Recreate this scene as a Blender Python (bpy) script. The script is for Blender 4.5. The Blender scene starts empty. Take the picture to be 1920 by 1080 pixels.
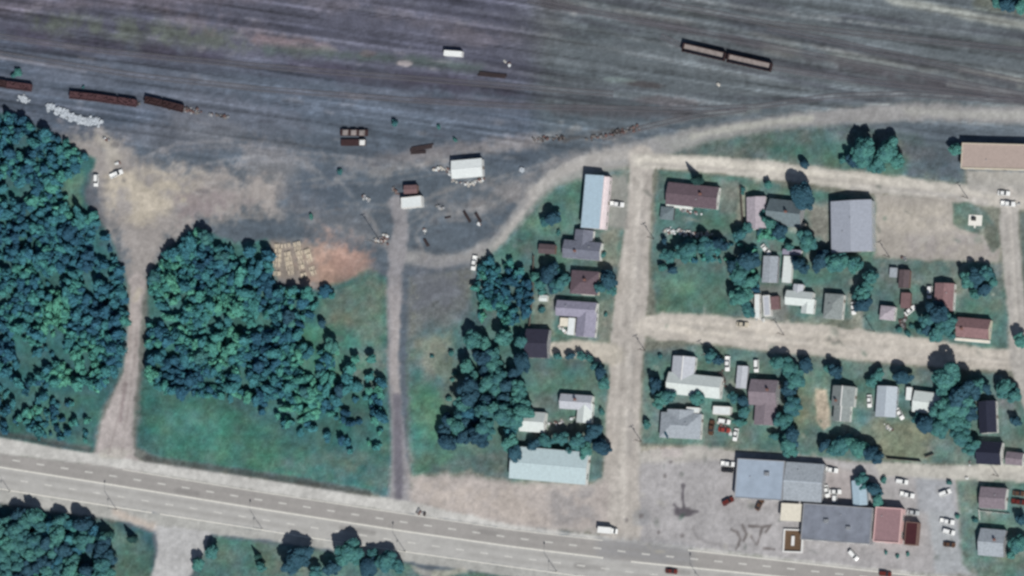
import bpy, bmesh, math, random
import numpy as np
from mathutils import Vector, Matrix
R = math.radians
sc = bpy.context.scene
COL = sc.collection
random.seed(7)

# ------------------------------------------------------------------ camera
# A high, long-lens view, leaning a little from the south-east. Points on the map
# (u right, v down, 5 units per metre) are turned into ground coordinates once.
PPM = 5.0
DIST = 4000.0
VW, VN = 0.36, 0.11                       # lean of the line of sight per metre of height
_d = Vector((VW, -VN, 1.0)).normalized()
CAM_LOC = _d * DIST
fwd = -_d
right = fwd.cross(Vector((0, 1, 0))).normalized()
up = right.cross(fwd).normalized()
FPX = DIST * PPM
cam_d = bpy.data.cameras.new('camera')
cam = bpy.data.objects.new('camera', cam_d)
COL.objects.link(cam)
cam.matrix_world = Matrix(((right.x, up.x, -fwd.x, CAM_LOC.x), (right.y, up.y, -fwd.y, CAM_LOC.y),
                           (right.z, up.z, -fwd.z, CAM_LOC.z), (0, 0, 0, 1)))
cam_d.sensor_width = 36.0
cam_d.lens = FPX / 1920.0 * 36.0
cam_d.clip_start = 50.0
cam_d.clip_end = 12000.0
sc.camera = cam

# ------------------------------------------------------------------ world, sun, exposure
SHW, SHN = 0.54, 0.78                     # shadow per metre of height: to the west, to the north
sun_dir = Vector((SHW, -SHN, 1.0)).normalized()     # towards the sun
elev = math.asin(sun_dir.z)
world = bpy.data.worlds.new('World')
sc.world = world
world.use_nodes = True
wn = world.node_tree.nodes
wl = world.node_tree.links
for n in list(wn): wn.remove(n)
sky = wn.new('ShaderNodeTexSky')
sky.sky_type = 'NISHITA'
sky.sun_disc = False
sky.sun_elevation = elev
sky.sun_rotation = math.atan2(sun_dir.x, sun_dir.y)
bgn = wn.new('ShaderNodeBackground')
bgn.inputs['Strength'].default_value = 0.05
wo = wn.new('ShaderNodeOutputWorld')
wl.new(sky.outputs[0], bgn.inputs[0])
wl.new(bgn.outputs[0], wo.inputs[0])
sun_l = bpy.data.lights.new('sun', 'SUN')
sun_l.energy = 4.3
sun_l.angle = R(0.5)
sun_l.color = (1.0, 0.97, 0.92)
sun = bpy.data.objects.new('sun', sun_l)
COL.objects.link(sun)
sun.rotation_euler = sun_dir.to_track_quat('Z', 'Y').to_euler()
sun.location = sun_dir * 300
sc.view_settings.view_transform = 'Standard'
sc.view_settings.look = 'None'
sc.view_settings.exposure = 0.0
sc.view_settings.gamma = 1.0
sc.view_settings.use_curve_mapping = False
sc.cycles.filter_width = 2.8              # soft satellite optics
sc.cycles.max_bounces = 4
sc.cycles.diffuse_bounces = 2

# ------------------------------------------------------------------ map coordinates
def at(u, v, z=0.0):
    """map point -> world point at height z"""
    a = (u - 960.0) / FPX
    b = (540.0 - v) / FPX
    dx = fwd.x + right.x * a + up.x * b
    dy = fwd.y + right.y * a + up.y * b
    dz = fwd.z + right.z * a + up.z * b
    t = (z - CAM_LOC.z) / dz
    return CAM_LOC.x + dx * t, CAM_LOC.y + dy * t

def atv(u, v, z=0.0):
    x, y = at(u, v, z)
    return Vector((x, y, z))

def heading(u, v, ang):
    """map angle (degrees clockwise from right) -> world z rotation"""
    a = atv(u, v)
    b = atv(u + 20 * math.cos(R(ang)), v + 20 * math.sin(R(ang)))
    return math.atan2(b.y - a.y, b.x - a.x)

# ------------------------------------------------------------------ colours and materials
KALB = 0.86
def lin(c):
    c = c / 255.0
    return c / 12.92 if c <= 0.04045 else ((c + 0.055) / 1.055) ** 2.4
def C(r, g, b, k=1.0):
    return (min(.9, lin(r) * KALB * k), min(.9, lin(g) * KALB * k), min(.9, lin(b) * KALB * k), 1.0)

MATS = {}
def mat(name, col, rough=0.8, var=0.15, scale=0.8, spec=0.3, metal=0.0, obj_rand=0.0, col2=None, bump=0.0, stretch=None):
    if name in MATS: return MATS[name]
    m = bpy.data.materials.new(name)
    m.use_nodes = True
    nt = m.node_tree
    b = nt.nodes['Principled BSDF']
    b.inputs['Roughness'].default_value = rough
    b.inputs['Metallic'].default_value = metal
    if 'Specular IOR Level' in b.inputs: b.inputs['Specular IOR Level'].default_value = spec
    geo = nt.nodes.new('ShaderNodeNewGeometry')
    src = geo.outputs['Position']
    if stretch:
        mp = nt.nodes.new('ShaderNodeMapping')
        mp.inputs['Scale'].default_value = stretch
        nt.links.new(src, mp.inputs[0]); src = mp.outputs[0]
    nz = nt.nodes.new('ShaderNodeTexNoise')
    nz.inputs['Scale'].default_value = scale
    nz.inputs['Detail'].default_value = 5.0
    nz.inputs['Roughness'].default_value = 0.65
    nt.links.new(src, nz.inputs['Vector'])
    fac = nz.outputs['Fac']
    rampn = nt.nodes.new('ShaderNodeMapRange')
    rampn.inputs['From Min'].default_value = 0.3
    rampn.inputs['From Max'].default_value = 0.7
    nt.links.new(fac, rampn.inputs['Value'])
    fac = rampn.outputs[0]
    if obj_rand > 0:
        oi = nt.nodes.new('ShaderNodeObjectInfo')
        mx = nt.nodes.new('ShaderNodeMix')
        mx.data_type = 'FLOAT'
        mx.inputs['Factor'].default_value = obj_rand
        nt.links.new(fac, mx.inputs['A']); nt.links.new(oi.outputs['Random'], mx.inputs['B'])
        fac = mx.outputs['Result']
    mix = nt.nodes.new('ShaderNodeMix')
    mix.data_type = 'RGBA'
    c1 = [max(0, x * (1 - var)) for x in col[:3]] + [1]
    c2 = list(col2) if col2 else [min(.95, x * (1 + var)) for x in col[:3]] + [1]
    if col2: c1 = list(col)
    mix.inputs['A'].default_value = c1
    mix.inputs['B'].default_value = c2
    nt.links.new(fac, mix.inputs['Factor'])
    nt.links.new(mix.outputs['Result'], b.inputs['Base Color'])
    if bump > 0:
        bp = nt.nodes.new('ShaderNodeBump')
        bp.inputs['Strength'].default_value = bump
        bp.inputs['Distance'].default_value = 0.1
        nt.links.new(nz.outputs['Fac'], bp.inputs['Height'])
        nt.links.new(bp.outputs[0], b.inputs['Normal'])
    MATS[name] = m
    return m

def glass_mat():
    return mat('window_glass', (0.02, 0.025, 0.03, 1), rough=0.15, var=0.1, spec=0.5)

# ------------------------------------------------------------------ mesh helpers
class MB:
    def __init__(s): s.v = []; s.f = []; s.mi = []
    def add(s, vs, fs, mi=0):
        o = len(s.v); s.v += [tuple(p) for p in vs]
        s.f += [tuple(i + o for i in f) for f in fs]; s.mi += [mi] * len(fs)
    def box(s, x0, x1, y0, y1, z0, z1, M=None, mi=0):
        vs = [Vector(p) for p in ((x0, y0, z0), (x1, y0, z0), (x1, y1, z0), (x0, y1, z0), (x0, y0, z1), (x1, y0, z1), (x1, y1, z1), (x0, y1, z1))]
        if M: vs = [M @ p for p in vs]
        s.add(vs, [(0, 3, 2, 1), (4, 5, 6, 7), (0, 1, 5, 4), (1, 2, 6, 5), (2, 3, 7, 6), (3, 0, 4, 7)], mi)
    def slab(s, pts, th, mi=0):
        n = len(pts)
        vs = [Vector(p) for p in pts] + [Vector(p) - Vector((0, 0, th)) for p in pts]
        fs = [tuple(range(n)), tuple(range(2 * n - 1, n - 1, -1))]
        for i in range(n):
            j = (i + 1) % n
            fs.append((i, i + n, j + n, j))
        s.add(vs, fs, mi)
    def tube(s, p0, p1, r0, r1, n=7, caps=True, mi=0):
        p0 = Vector(p0); p1 = Vector(p1); d = (p1 - p0).normalized()
        a = d.cross(Vector((0, 0, 1)) if abs(d.z) < .9 else Vector((1, 0, 0))).normalized(); b = d.cross(a)
        vs = []
        for p, r in ((p0, r0), (p1, r1)):
            for i in range(n):
                t = 2 * math.pi * i / n
                vs.append(p + a * (r * math.cos(t)) + b * (r * math.sin(t)))
        fs = [(i, (i + 1) % n, n + (i + 1) % n, n + i) for i in range(n)]
        if caps: fs += [tuple(range(n - 1, -1, -1)), tuple(range(n, 2 * n))]
        s.add(vs, fs, mi)
    def loft(s, secs, close=True, mi=0):
        n = len(secs[0]); vs = [p for q in secs for p in q]; fs = []
        for k in range(len(secs) - 1):
            for i in range(n):
                j = (i + 1) % n
                fs.append((k * n + i, k * n + j, (k + 1) * n + j, (k + 1) * n + i))
        if close:
            fs += [tuple(range(n - 1, -1, -1)), tuple(range((len(secs) - 1) * n, len(secs) * n))]
        s.add(vs, fs, mi)
    def mesh(s, name, mats=None, smooth=False):
        me = bpy.data.meshes.new(name)
        me.from_pydata(s.v, [], s.f)
        if mats:
            for m in (mats if isinstance(mats, (list, tuple)) else [mats]): me.materials.append(m)
            if isinstance(mats, (list, tuple)) and len(mats) > 1: me.polygons.foreach_set('material_index', s.mi)
        bm = bmesh.new(); bm.from_mesh(me); bmesh.ops.recalc_face_normals(bm, faces=bm.faces); bm.to_mesh(me); bm.free()
        if smooth: me.polygons.foreach_set('use_smooth', [True] * len(me.polygons))
        me.update()
        return me
    def build(s, name, mats, parent=None, M=None, smooth=False):
        return put(name, s.mesh(name, mats, smooth), parent, M)

def put(name, me, parent=None, M=None, material=None):
    o = bpy.data.objects.new(name, me)
    COL.objects.link(o)
    if M is not None: o.matrix_local = M
    if parent is not None: o.parent = parent
    if M is not None and parent is not None: o.matrix_local = M
    if material is not None:
        o.material_slots[0].link = 'OBJECT'; o.material_slots[0].material = material
    return o

def tag(o, label=None, cat=None, group=None, kind=None):
    if label: o['label'] = label
    if cat: o['category'] = cat
    if group: o['group'] = group
    if kind: o['kind'] = kind
    return o

def empty(name, loc, rz=0.0):
    o = bpy.data.objects.new(name, None)
    COL.objects.link(o)
    o.location = loc; o.rotation_euler = (0, 0, rz); o.empty_display_size = 0.5
    return o

def TRS(x, y, z, rz=0.0, s=1.0):
    return Matrix.Translation((x, y, z)) @ Matrix.Rotation(rz, 4, 'Z') @ Matrix.Scale(s, 4)

# ------------------------------------------------------------------ ground
_rng = np.random.default_rng(11)
_LAT = _rng.random((8, 256, 256)).astype(np.float32)
def vnoise(x, y, k=0):
    L = _LAT[k % 8]
    xi = np.floor(x).astype(np.int64); yi = np.floor(y).astype(np.int64)
    fx = x - xi; fy = y - yi
    fx = fx * fx * (3 - 2 * fx); fy = fy * fy * (3 - 2 * fy)
    x0 = xi & 255; x1 = (xi + 1) & 255; y0 = yi & 255; y1 = (yi + 1) & 255
    return (L[y0, x0] * (1 - fx) + L[y0, x1] * fx) * (1 - fy) + (L[y1, x0] * (1 - fx) + L[y1, x1] * fx) * fy
def fbm(x, y, k=0, o=4):
    s = 0; a = .5; t = 0
    for i in range(o):
        s = s + a * vnoise(x * 2 ** i + 13.7 * i, y * 2 ** i + 7.3 * i, k + i); t += a; a *= .55
    return s / t

STEP = 3.0
gu = np.arange(-240, 2163, STEP); gv = np.arange(-200, 1282, STEP)
U, V = np.meshgrid(gu, gv)
NV, NU = U.shape
WARPA = (fbm(U / 22, V / 22, 0) - .5) * 2      # edge wander
WARPB = (fbm(U / 9, V / 9, 3, 3) - .5) * 2
GC = np.zeros((NV, NU, 3))                      # look colour in 0..255 (sRGB)
REG = np.zeros((NV, NU), np.int8)
GZ = np.zeros((NV, NU))

def _apply(m, col, sl, reg):
    c = np.array(col, float)
    GC[sl] = GC[sl] * (1 - m[..., None]) + c * m[..., None]
    if reg is not None:
        r = REG[sl]; r[m > .5] = reg
def _bbox(pts, pad):
    x0 = min(p[0] for p in pts) - pad; x1 = max(p[0] for p in pts) + pad
    y0 = min(p[1] for p in pts) - pad; y1 = max(p[1] for p in pts) + pad
    i0 = max(0, int((y0 - gv[0]) / STEP)); i1 = min(NV, int((y1 - gv[0]) / STEP) + 2)
    j0 = max(0, int((x0 - gu[0]) / STEP)); j1 = min(NU, int((x1 - gu[0]) / STEP) + 2)
    return (slice(i0, max(i0, i1)), slice(j0, max(j0, j1)))
def _step(d, soft):
    t = np.clip(.5 - d / (2 * soft), 0, 1)
    return t * t * (3 - 2 * t)
def sdf_poly(pts, u, v):
    d = np.full(u.shape, 1e9); ins = np.zeros(u.shape, bool); n = len(pts)
    for i in range(n):
        ax, ay = pts[i]; bx, by = pts[(i + 1) % n]
        ex, ey = bx - ax, by - ay
        t = np.clip(((u - ax) * ex + (v - ay) * ey) / max(1e-6, ex * ex + ey * ey), 0, 1)
        d = np.minimum(d, np.hypot(u - ax - t * ex, v - ay - t * ey))
        cond = (ay > v) != (by > v)
        ins ^= cond & (u < ex * (v - ay) / (ey if abs(ey) > 1e-9 else 1e-9) + ax)
    return np.where(ins, -d, d)
def sdf_line(pts, u, v):
    d = np.full(u.shape, 1e9)
    for i in range(len(pts) - 1):
        ax, ay, aw = pts[i]; bx, by, bw = pts[i + 1]
        ex, ey = bx - ax, by - ay
        t = np.clip(((u - ax) * ex + (v - ay) * ey) / max(1e-6, ex * ex + ey * ey), 0, 1)
        d = np.minimum(d, np.hypot(u - ax - t * ex, v - ay - t * ey) - (aw + (bw - aw) * t) / 2)
    return d
def P(pts, col, soft=5, namp=5, a=1.0, reg=None, patch=0):
    sl = _bbox(pts, soft * 2 + namp * 2 + 5)
    d = sdf_poly(pts, U[sl], V[sl]) + WARPA[sl] * namp + WARPB[sl] * namp * .5
    m = _step(d, soft) * a
    if patch: m = m * np.clip(.5 + (fbm(U[sl] / patch, V[sl] / patch, 5) - .42) * 4, 0, 1)
    _apply(m, col, sl, reg)
    return d, sl
def S(pts, col, soft=4, namp=3, a=1.0, reg=None, w=None, patch=0):
    pts = [(p[0], p[1], p[2] if len(p) > 2 else w) for p in pts]
    sl = _bbox(pts, max(p[2] for p in pts) / 2 + soft * 2 + namp * 2 + 5)
    d = sdf_line(pts, U[sl], V[sl]) + WARPA[sl] * namp + WARPB[sl] * namp * .5
    m = _step(d, soft) * a
    if patch: m = m * np.clip(.5 + (fbm(U[sl] / patch, V[sl] / patch, 6) - .42) * 4, 0, 1)
    _apply(m, col, sl, reg)
    return d, sl
def B(cx, cy, rx, ry, col, rot=0, soft=.35, a=1.0, reg=None, namp=.25):
    rr = max(rx, ry) * 1.7
    sl = _bbox([(cx - rr, cy - rr), (cx + rr, cy + rr)], 3)
    u = U[sl] - cx; v = V[sl] - cy; c, s_ = math.cos(R(rot)), math.sin(R(rot))
    q = np.hypot((u * c + v * s_) / rx, (-u * s_ + v * c) / ry) - 1
    m = _step(q + WARPA[sl] * namp + WARPB[sl] * namp, soft) * a
    _apply(m, col, sl, reg)

G_GRASS, G_YARD, G_HWY, G_SHOULD, G_DIRT, G_LOT, G_TRACK = range(7)
REG_NAMES = ['grass_ground', 'rail_yard_ground', 'highway', 'gravel_shoulder', 'dirt_street', 'gravel_lot', 'dirt_track']

# -- rail yard base with streaks that follow the tracks
ca, sa = math.cos(R(8)), math.sin(R(8))
SU = (U * ca + V * sa); SV = (-U * sa + V * ca)
GC[:] = (93, 103, 112)
REG[:] = G_YARD
stre = fbm(SU / 160, SV / 7, 1, 4)
big = fbm(U / 140, V / 90, 2, 3)
GC += ((big - .5) * 22)[..., None] * np.array([1.0, .95, .85])
top = np.clip((330 - V) / 120, 0, 1)
GC += ((stre - .5) * 58 * (.25 + .75 * top))[..., None] * np.array([1.0, .95, .95])
# upper yard: purple-brown cinders, olive weeds, pale ballast
P([(-260, -220), (1000, -220), (1060, 60), (980, 170), (600, 140), (300, 110), (-260, 40)], (93, 92, 101), 30, 25, .75)
P([(60, 25), (250, 30), (430, 60), (480, 95), (300, 90), (160, 70), (60, 55)], (104, 112, 98), 18, 16, .8, patch=26)
P([(480, 60), (590, 78), (640, 96), (560, 98), (470, 78)], (152, 134, 130), 10, 10, .75)
S([(500, 92), (620, 100), (760, 112), (900, 128)], (88, 104, 94), 10, 8, .7, w=14)
P([(300, 20), (420, 30), (520, 60), (440, 70), (320, 45)], (138, 124, 122), 16, 14, .45, patch=20)
S([(0, 15), (140, 8), (330, 0), (500, -10)], (128, 118, 120), 16, 10, .5, w=22)
S([(560, 0), (700, 20), (860, 45), (1000, 80)], (128, 122, 124), 14, 8, .5, w=26, patch=30)
S([(-200, 35), (0, 62), (180, 86), (330, 100), (480, 122), (760, 145), (960, 170)], (74, 70, 82), 9, 6, .7, w=24, patch=60)
S([(-200, 45), (0, 70), (180, 95), (330, 112)], (128, 124, 132), 3, 2, .6, w=4, patch=30)
S([(-200, 70), (0, 107), (100, 124), (160, 134)], (160, 160, 162), 3, 2, .85, w=6)
S([(-200, 60), (0, 98), (120, 118), (240, 138), (330, 150), (480, 166), (760, 188), (960, 200), (1280, 205)], (132, 130, 134), 3, 2, .5, w=4, patch=14)
S([(380, 152), (430, 158), (475, 164)], (165, 165, 165), 4, 3, .9, w=7)
S([(640, 150), (820, 162), (960, 178)], (80, 78, 86), 9, 6, .5, w=22, patch=40)
S([(480, 172), (700, 182), (960, 194), (1180, 212), (1300, 210)], (86, 80, 86), 6, 4, .6, w=10, patch=50)
B(757, 119, 14, 5, (190, 180, 170), 5, a=.9)
B(690, 100, 16, 6, (120, 108, 105), a=.6); B(880, 70, 60, 14, (120, 114, 116), 8, a=.5)
# east half of the yard
P([(1000, -220), (2180, -220), (2180, 240), (1440, 210), (1000, 200), (960, 90)], (99, 103, 107), 40, 20, .6)
S([(1000, -5), (1160, 20), (1300, 45), (1440, 68), (1600, 100), (1750, 130), (2100, 200)], (128, 126, 126), 5, 3, .55, w=9, patch=60)
S([(980, -2), (1100, 22), (1200, 40), (1330, 62), (1480, 100), (1620, 128), (1740, 152), (1900, 182), (2100, 215)], (74, 70, 76), 8, 4, .75, w=17, patch=70)
S([(1280, 20), (1440, 45), (1600, 60), (1800, 78), (2100, 100)], (88, 92, 92), 8, 5, .6, w=14, patch=60)
S([(1250, -10), (1440, 22), (1560, 34), (1700, 54)], (150, 152, 155), 4, 5, .5, w=7, patch=9)
S([(1440, 90), (1640, 112), (1820, 140), (2100, 170)], (132, 134, 130), 12, 6, .5, w=24, patch=80)
S([(1540, 70), (1640, 92), (1760, 118), (1900, 148)], (68, 72, 72), 2.5, 1, .75, w=3)
S([(1800, 132), (1860, 142), (1930, 153), (2100, 175)], (178, 176, 170), 4, 2, .9, w=6)
S([(1780, 158), (1850, 168), (1920, 180)], (138, 138, 140), 5, 3, .7, w=10)
S([(1440, 120), (1560, 138), (1700, 160), (1840, 178), (2100, 205)], (82, 78, 84), 7, 4, .6, w=14, patch=60)
S([(1300, 214), (1400, 204), (1500, 188), (1600, 176), (1700, 175), (1900, 190)], (152, 156, 160), 2.5, 2, .7, w=4, patch=14)
S([(1150, 255), (1280, 222), (1420, 206)], (125, 128, 126), 8, 5, .5, w=14)
S([(1060, 262), (1120, 250), (1200, 238)], (80, 76, 74), 4, 5, .7, w=8, patch=12)
S([(1040, 205), (1200, 212), (1290, 215)], (80, 78, 84), 8, 5, .6, w=18)
B(1205, 158, 40, 6, (76, 70, 72), 6, a=.7); B(1160, 150, 30, 5, (120, 132, 132), 3, a=.7)
B(1250, 190, 60, 10, (92, 84, 88), 4, a=.6)
S([(1620, -30), (1680, 2), (1780, 20), (1850, 36), (1925, 48), (2100, 70)], (158, 160, 156), 6, 3, .9, w=16)
P([(1760, -220), (2180, -220), (2180, 40), (1920, 32), (1830, 14)], (118, 124, 112), 10, 8, .8, reg=G_GRASS)
# long dark streaks swept along the tracks
for k_, (p0_, p1_, p2_, p3_) in enumerate([((560, -10), (900, 30), (1250, 100), (1600, 175)), ((760, -10), (1050, 30), (1350, 92), (1700, 168)), ((1040, -20), (1300, 28), (1560, 82), (1900, 160)), ((1120, -20), (1400, 20), (1650, 55), (1950, 100)), ((0, 85), (350, 128), (800, 165), (1250, 195)), ((150, 20), (480, 45), (800, 88), (1100, 150)), ((900, 140), (1150, 165), (1400, 185), (1700, 190)), ((1300, -10), (1500, 20), (1700, 42), (1950, 72))]):
    S([p0_, p1_, p2_, p3_], (66, 68, 76), 5, 3, .65, w=7 + 4 * (k_ % 3), patch=110)
    S([(p0_[0], p0_[1] + 13), (p1_[0], p1_[1] + 13), (p2_[0], p2_[1] + 13), (p3_[0], p3_[1] + 12)], (128, 130, 134), 4, 3, .35, w=5, patch=70)
# yard middle: blue-grey with paler scraped areas
B(560, 200, 260, 60, (100, 112, 120), 8, a=.5); B(250, 150, 180, 30, (104, 112, 120), 8, a=.5); B(430, 215, 160, 34, (116, 120, 126), 10, a=.5); B(330, 260, 120, 26, (112, 114, 118), 6, a=.5)
B(510, 310, 60, 50, (140, 136, 134), 0, a=.6); B(400, 245, 80, 30, (128, 130, 130), 15, a=.45)
S([(380, 335), (480, 360), (580, 380)], (142, 136, 134), 24, 24, .7, w=60, patch=24)
S([(520, 395), (430, 400), (340, 440)], (150, 146, 142), 12, 14, .6, w=20, patch=20)
S([(640, 328), (740, 318), (840, 300)], (165, 160, 155), 5, 4, .75, w=10, patch=22)
S([(660, 310), (780, 292), (900, 275), (1000, 262)], (138, 132, 130), 10, 8, .7, w=26, patch=34)
S([(860, 285), (1000, 262), (1080, 240)], (150, 146, 142), 7, 7, .5, w=16, patch=20)
B(600, 360, 70, 50, (88, 98, 110), 0, a=.6); B(700, 350, 60, 60, (90, 100, 110), 0, a=.5)
B(640, 430, 70, 30, (110, 112, 116), 0, a=.6)
S([(850, 395), (940, 372), (1000, 350)], (140, 137, 136), 10, 8, .6, w=30, patch=30)
P([(790, 400), (840, 345), (960, 330), (1040, 296), (1180, 258), (1205, 285), (1050, 335), (970, 392), (860, 402)], (146, 142, 140), 14, 14, .7, patch=30)
P([(600, 300), (760, 300), (860, 270), (1000, 255), (1000, 275), (860, 300), (700, 335)], (150, 146, 142), 12, 12, .5, patch=20)
for pts_ in ([(755, 400), (800, 372), (860, 348), (940, 332), (1040, 300)], [(748, 430), (800, 402), (870, 400), (930, 380), (990, 350)], [(760, 470), (700, 445), (620, 420), (520, 408), (420, 410)], [(740, 490), (690, 400), (640, 345), (560, 300), (440, 270)], [(800, 490), (780, 440), (800, 410), (860, 400)], [(880, 480), (930, 430), (900, 395), (840, 392)], [(300, 330), (420, 300), (560, 285), (700, 300)], [(260, 300), (330, 270), (460, 262), (600, 275)], [(500, 350), (600, 335), (720, 330), (840, 312)], [(560, 395), (640, 380), (730, 385)], [(1000, 262), (1080, 250), (1150, 262)]):
    S(pts_, (152, 150, 148), 4, 6, .5, w=6, patch=34)
    S([(a_ + 4, b_ + 11) for a_, b_ in pts_], (142, 140, 140), 4, 6, .4, w=5, patch=30)
# west tan clearing and the track that leaves it
P([(120, 240), (230, 260), (260, 300), (330, 312), (430, 330), (520, 345), (500, 395), (420, 405), (345, 430), (300, 480), (270, 540), (240, 540), (226, 480), (195, 420), (165, 330)], (158, 151, 145), 24, 26, .9, reg=G_TRACK)
P([(200, 330), (300, 320), (390, 330), (360, 380), (300, 400), (260, 420), (205, 390)], (186, 176, 156), 18, 18, .8, patch=26)
P([(330, 370), (400, 350), (480, 375), (420, 400), (340, 420)], (138, 126, 128), 14, 14, .6, patch=18)
P([(150, 345), (185, 350), (195, 420), (170, 395)], (112, 112, 118), 10, 8, .6)
S([(190, 250), (215, 300)], (176, 170, 158), 8, 6, .8, w=24)
# orange sawdust and bare earth at the lumber rows
P([(505, 452), (600, 455), (680, 480), (680, 520), (640, 545), (540, 540), (510, 520)], (150, 138, 128), 10, 8, .8)
B(630, 492, 46, 36, (186, 146, 130), 15, soft=.9, a=.8, namp=.6); B(610, 520, 40, 22, (164, 136, 120), 10, soft=.8, a=.7, namp=.5)
B(596, 486, 26, 32, (206, 170, 150), 10, soft=1.2, a=.6, namp=.8); B(660, 505, 24, 26, (168, 138, 126), 20, soft=1.2, a=.6, namp=.8); P([(508, 455), (585, 458), (596, 520), (512, 522)], (150, 138, 126), 6, 5, .6)
# -- green land (first a dull base under the whole town so that no cinders show between lots and streets)
P([(766, 520), (890, 500), (985, 395), (1060, 330), (1100, 318), (1240, 285), (1600, 300), (1800, 320), (2170, 350), (2170, 1300), (1200, 1300), (1200, 1020), (766, 950)], (124, 128, 118), 8, 5, reg=G_GRASS)
P([(-300, 760), (260, 820), (770, 900), (770, 1000), (-300, 900)], (128, 130, 122), 6, 5, reg=G_GRASS)
P([(225, 540), (290, 510), (290, 860), (160, 860)], (112, 116, 112), 6, 5, reg=G_GRASS)
GR = (74, 110, 96)
P([(-300, 185), (20, 212), (75, 240), (120, 268), (178, 300), (158, 372), (190, 420), (216, 465), (240, 540), (240, 640), (228, 700), (186, 780), (172, 852), (100, 840), (0, 818), (-300, 770)], (58, 102, 96), 6, 6, reg=G_GRASS)
P([(-60, 745), (60, 725), (160, 735), (190, 770), (172, 850), (100, 838), (-60, 808)], (66, 108, 96), 14, 12, .8)
P([(135, 310), (158, 320), (155, 385), (135, 400), (118, 360)], (84, 128, 104), 8, 6, .9)
P([(278, 520), (300, 488), (345, 440), (372, 428), (440, 455), (500, 450), (520, 535), (600, 545), (690, 510), (728, 520), (728, 700), (735, 800), (735, 932), (600, 908), (480, 893), (300, 862), (258, 836), (262, 760), (275, 640)], (62, 108, 98), 6, 5, reg=G_GRASS)
P([(600, 560), (690, 515), (726, 530), (724, 700), (700, 720), (640, 690), (590, 640)], (104, 126, 108), 16, 14, .85)
P([(560, 600), (640, 610), (700, 650), (700, 700), (640, 720), (560, 700), (520, 650)], (78, 132, 104), 14, 14, .75, patch=22)
P([(262, 775), (400, 748), (520, 800), (600, 860), (640, 905), (480, 888), (300, 858)], (68, 120, 98), 14, 12, .85)
P([(500, 870), (640, 840), (735, 830), (735, 930), (600, 905)], (88, 116, 102), 12, 12, .6, patch=20)
# between the middle track and the street
P([(766, 640), (800, 600), (876, 580), (890, 495), (930, 450), (985, 395), (1040, 338), (1092, 318), (1185, 318), (1172, 440), (1152, 560), (1145, 700), (1135, 850), (1128, 905), (960, 905), (880, 885), (775, 895), (766, 800)], (82, 114, 102), 8, 6, reg=G_GRASS)
P([(772, 520), (880, 520), (890, 600), (820, 640), (772, 640)], (104, 112, 116), 24, 20, .7)
P([(780, 640), (850, 620), (860, 720), (850, 770), (800, 700)], (136, 140, 120), 14, 14, .6, patch=24)
P([(768, 740), (810, 710), (840, 770), (850, 860), (780, 890)], (78, 132, 104), 12, 10, .75)
P([(850, 860), (960, 850), (950, 905), (800, 900)], (96, 112, 104), 12, 10, .7)
P([(1020, 350), (1092, 325), (1086, 425), (1020, 440), (985, 420)], (88, 122, 102), 14, 10, .8)
P([(1000, 700), (1130, 680), (1135, 760), (1000, 750)], (84, 122, 104), 12, 8, .7)
P([(975, 745), (1050, 735), (1050, 770), (980, 775)], (110, 122, 116), 10, 8, .7)
P([(1000, 555), (1040, 552), (1040, 630), (1000, 640)], (134, 138, 124), 8, 6, .75)
P([(1120, 560), (1150, 560), (1148, 650), (1120, 650)], (122, 130, 116), 8, 6, .8)
P([(1125, 440), (1165, 420), (1160, 500), (1125, 500)], (138, 142, 128), 8, 6, .8)
P([(1020, 790), (1100, 780), (1130, 800), (1100, 830), (1010, 815)], (128, 132, 122), 10, 8, .7)
# east blocks
P([(1235, 318), (1400, 334), (1560, 362), (1645, 372), (1645, 482), (1880, 495), (1895, 560), (1890, 665), (1650, 640), (1500, 612), (1230, 592), (1220, 480)], (84, 116, 102), 6, 5, reg=G_GRASS)
P([(1230, 520), (1300, 500), (1360, 520), (1350, 585), (1240, 590)], (86, 124, 100), 12, 10, .8)
P([(1640, 480), (1780, 488), (1890, 500), (1880, 560), (1650, 560)], (104, 122, 112), 10, 8, .7)
P([(1350, 335), (1385, 340), (1385, 400), (1350, 395)], (112, 118, 112), 6, 5, .8)
P([(1385, 350), (1400, 352), (1400, 420), (1382, 415)], (160, 156, 144), 5, 4, .8)
P([(1505, 385), (1555, 380), (1558, 465), (1520, 440)], (150, 146, 140), 8, 6, .85)
P([(1395, 530), (1475, 535), (1475, 610), (1395, 600)], (132, 134, 132), 8, 6, .8)
P([(1490, 592), (1600, 600), (1600, 625), (1480, 612)], (116, 126, 112), 8, 6, .8)
P([(1590, 550), (1610, 560), (1620, 625), (1600, 630)], (148, 146, 136), 6, 5, .8)
P([(1240, 262), (1440, 236), (1600, 238), (1720, 262), (1805, 300), (1805, 352), (1560, 324), (1440, 312), (1250, 290)], (88, 110, 100), 16, 12, .95, reg=G_GRASS)
P([(1690, 262), (1800, 262), (1812, 340), (1700, 335)], (92, 102, 108), 14, 10, .85)
P([(1440, 275), (1580, 265), (1700, 300), (1690, 335), (1560, 322)], (74, 112, 94), 14, 10, .8)
P([(1208, 662), (1285, 645), (1500, 664), (1650, 682), (1880, 705), (1925, 760), (2160, 780), (2160, 880), (1640, 868), (1440, 848), (1300, 836), (1204, 832)], (92, 120, 106), 6, 5, reg=G_GRASS)
P([(1490, 700), (1560, 690), (1540, 800), (1490, 800)], (108, 132, 108), 10, 8, .8)
P([(1640, 790), (1740, 790), (1740, 862), (1640, 862)], (128, 134, 112), 10, 8, .8)
P([(1528, 728), (1550, 730), (1558, 800), (1545, 806), (1530, 790)], (198, 184, 166), 4, 3, .95)
P([(1610, 800), (1660, 780), (1660, 860), (1620, 850)], (138, 140, 124), 10, 8, .6)
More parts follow.
